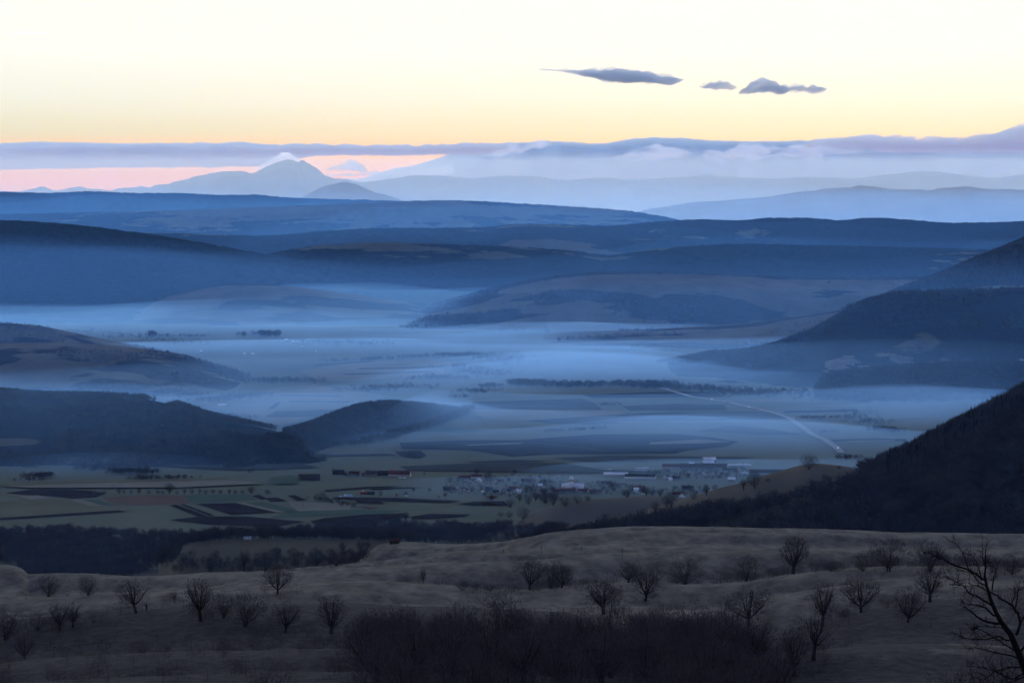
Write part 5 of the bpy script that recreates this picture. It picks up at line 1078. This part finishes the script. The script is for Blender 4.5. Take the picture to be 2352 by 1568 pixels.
heap(z4, Z4, 356, 438, 56, 24, 5, 'turquoise sheeted heap in the near fields', M_turq, 2)
def kiosk():
    X, Y = flat(*z4(478, 412)); k = Z4*Y/F
    e = bpy.data.objects.new('red_hut', None); COL.objects.link(e); e.location = (X, Y, 0)
    a = MB(); a.box(-4.6, 4.6, -3, 3, -.5, 2.8); a.build('wall', surf('red_boards', (.36, .06, .04), (.28, .05, .035), .5), e)
    r = MB(); r.faces([(-6, -3.6, 2.7), (6, -3.6, 2.7), (6, 3.6, 2.7), (-6, 3.6, 2.7), (-.6, 0, 4.6), (.6, 0, 4.6)], F3=[(1, 2, 5), (3, 0, 4)], F4=[(0, 1, 5, 4), (2, 3, 4, 5), (0, 3, 2, 1)]); r.build('roof', surf('orange_tiles', (.42, .12, .07), (.34, .09, .05), .5), e)
    c = MB(); c.lathe([(.9, 4.3), (.6, 5.6), (.1, 6.6)], 8); c.build('cap', M_white, e)
    tag(e, 'red hut with a white roof cap in the near fields', 'hut')
kiosk()
h4(545, 418, 70, 'dark low shed right of the red hut', roof=M_dark, wall=M_board, hr=2.5, hw=2.2, ang=8, windows=False, chim=False, name='shed', cat='shed', group=None)
X_, Y_, Z_ = hit(*za(1660, 434)); house(X_, Y_+2, Z_-.3, 6, 3.2, 2.0, .9, 6, 'tiny white hut by the dark wood above the tan meadow', M_wall, M_tin, None, 'hut', 'hut', False, 0, False)
p_ = hit(*zb(465, 462)); house(p_[0], p_[1]+3, p_[2]-.3, 22*.3418*3.0*p_[1]/F, 5, 2.3, 1.6, 3, 'low brown hut at the wood edge on the tan meadow', M_board, M_brown, None, 'hut', 'hut', False, 0, False)
def pole(x, y, z, h, label, group='utility poles', arm=True):
    e = bpy.data.objects.new('utility_pole', None); COL.objects.link(e); e.location = (x, y, z-.3)
    a = MB(); a.tube([(0, 0, 0), (0, 0, h)], [.17, .11], 6); a.build('post', M_pole, e)
    if arm:
        b = MB(); b.box(-1.1, 1.1, -.07, .07, h-.7, h-.52); bo = b.build('crossarm', M_pole, e)
        i_ = MB()
        for q in (-1.0, 0, 1.0): i_.lathe([(.06, h-.5), (.09, h-.38), (.03, h-.25)], 6, q, 0)
        i_.build('insulator', M_wall, bo)
    tag(e, label, 'pole', group)
for f_, x, y, hz_, lab in [(zb, 1200, 518, 26, 'leftmost utility pole on the meadow crest'), (zb, 1455, 524, 52, 'second utility pole from the left on the meadow'), (zb, 1725, 512, 42, 'utility pole with a clear crossarm on the meadow'), (zb, 1997, 556, 70, 'rightmost utility pole, lowest on the meadow slope')]:
    p = hit(*f_(x, y)); pole(p[0], p[1], p[2], hz_*.3418*p[1]/F, lab)
for f_, zs, x, y, hz_, lab in [(z5, Z5, 290, 226, 52, 'utility pole in the field behind the church'), (z5, Z5, 1858, 225, 65, 'utility pole beyond the lumpy white heap'), (z4, Z4, 470, 180, 60, 'utility pole behind the field farm, left one'), (z4, Z4, 903, 120, 36, 'utility pole in the field right of the farm'), (z4, Z4, 765, 236, 50, 'pale post before the long red farm barn'), (za, .3418, 1938, 218, 36, 'left post of the near field corner'), (za, .3418, 1990, 212, 36, 'middle post of the near field corner'), (za, .3418, 2040, 208, 36, 'right post of the near field corner')]:
    X, Y = flat(*f_(x, y)); pole(X, Y, 0, hz_*zs*Y/F, lab, arm=hz_ > 40)

M_car = surf('white_car_paint', (.70, .71, .72), (.66, .67, .68), 2., rough=.35, spec=.5); M_truck = surf('red_truck_paint', (.36, .04, .03), (.30, .035, .03), 2., rough=.4, spec=.5); M_cardark = surf('dark_car_paint', (.04, .045, .05), None, 2., rough=.35, spec=.5)
M_lamp = surf('headlight', (.9, .85, .7), None, 1., emit=((1.0, .82, .55), 9)); M_tail = surf('tail_light', (.5, .02, .02), None, 1., emit=((1.0, .25, .10), 7))
def vehicle(name, X, Y, Z, L, Wd, H, ang, paint, label, lamp=None, cab=None, top=None, group='vehicles on the valley road', cat='car'):
    e = bpy.data.objects.new(name, None); COL.objects.link(e); e.location = (X, Y, Z); e.rotation_euler = (0, 0, R(ang))
    b = MB()
    if cab is None:
        pr = [(-L/2, .35), (L/2, .35), (L/2, .75), (L*.44, .92), (L*.20, 1.0), (L*.05, H), (-L*.33, H), (-L*.47, 1.05), (-L/2, .95)]
    else:
        pr = [(-L/2, .6), (L/2, .6), (L/2, 1.3), (L*.47, 1.5), (L*.42, 2.4), (L*.28, 2.45), (L*.26, H), (-L/2, H)]
    n = len(pr); V = [(x, -Wd/2, z) for x, z in pr]+[(x, Wd/2, z) for x, z in pr]
    me = bpy.data.meshes.new('body'); me.from_pydata(V, [], [tuple(range(n)), tuple(range(2*n-1, n-1, -1))]+[(i, i+n, (i+1) % n+n, (i+1) % n) for i in range(n)]); me.materials.append(paint)
    bo = bpy.data.objects.new('body', me); COL.objects.link(bo); bo.parent = e
    g_ = MB()
    if cab is None: g_.box(-L*.30, L*.04, -Wd/2-.02, Wd/2+.02, 1.02, H-.10)
    else: g_.box(L*.31, L*.40, -Wd/2-.02, Wd/2+.02, 1.6, 2.25)
    g_.build('window', M_win, e)
    if top: c = MB(); c.box(-L/2-.02, L*.25, -Wd/2-.03, Wd/2+.03, H-.02, H+.25); c.build('cargo_cover', top, e)
    for sx in (-.31, .31):
        for sy in (-1, 1):
            w = MB(); w.lathe([(.02, -.11), (.33, -.11), (.33, .11), (.02, .11)], 12); o = w.build('wheel', M_black, e); o.location = (sx*L, sy*(Wd/2-.08), .34); o.rotation_euler = (R(90), 0, 0)
    if lamp:
        for sy in (-1, 1):
            w = MB(); x_ = L/2 if lamp is M_lamp else -L/2
            w.box(x_-.04, x_+.05, sy*Wd*.36-.22, sy*Wd*.36+.22, .62, .92); w.build('headlight' if lamp is M_lamp else 'tail_light', lamp, e)
    tag(e, label, cat, group)
RD = [(115, 565), (388, 630), (468, 641), (490, 645), (620, 678), (675, 690), (1180, 938)]
def rdir(q):
    a = flat(*zd(q[0]-14, q[1]-5)); b = flat(*zd(q[0]+14, q[1]+5)); return math.degrees(math.atan2(b[1]-a[1], b[0]-a[0]))
for q, kind, lab in [((115, 565), 'lamp', 'farthest car with glowing lights where the road enters the trees'), ((388, 631), 'lamp', 'car with bright headlights at the middle of the far road'), ((466, 643), 'plain', 'pale car just behind the dark truck on the road'), ((490, 647), 'darktruck', 'dark truck with a pale top on the valley road'), ((620, 679), 'lamp', 'car with headlights between the dark truck and the red truck'), ((674, 693), 'redtruck', 'red truck with a white top on the valley road'), ((1180, 939), 'lamp', 'nearest car with headlights low on the valley road')]:
    X, Y = flat(*zd(*q)); a = rdir(q)
    if kind == 'lamp': vehicle('car', X, Y, 2.65, 4.4, 1.8, 1.5, a, M_car, lab, M_lamp)
    elif kind == 'plain': vehicle('car', X, Y, 2.65, 4.4, 1.8, 1.5, a, M_car, lab)
    elif kind == 'darktruck': vehicle('truck', X, Y, 2.65, 9, 2.5, 3.4, a, M_cardark, lab, None, True, M_white, cat='truck')
    else: vehicle('truck', X, Y, 2.65, 9, 2.5, 3.4, a+180, M_truck, lab, M_tail, True, M_white, cat='truck')
for f_, x, y, ang, nm, H, L, lab in [(z4, 825, 280, 0, 'van', 2.2, 5.4, 'left one of two white vans before the field farm'), (z4, 866, 279, 4, 'van', 2.2, 5.4, 'right one of two white vans before the field farm'), (z4, 1605, 410, 20, 'van', 2.4, 6.0, 'white van at the left of the village'), (z4, 1775, 412, 0, 'car', 1.5, 4.4, 'white car beside the grey house'), (z4, 885, 448, 10, 'car', 1.5, 4.4, 'white car alone on the track right of the red hut'), (z5, 908, 500, 5, 'van', 2.2, 5.6, 'white van under the dark trees behind the green knoll')]:
    X, Y = flat(*f_(x, y)); vehicle(nm, X, Y, 2.7 if y < 450 else 2.6, L, 1.9, H, ang, M_car, lab, group='parked white vehicles', cat=nm)
print('houses', NHS[0], 'objects', len(bpy.data.objects))
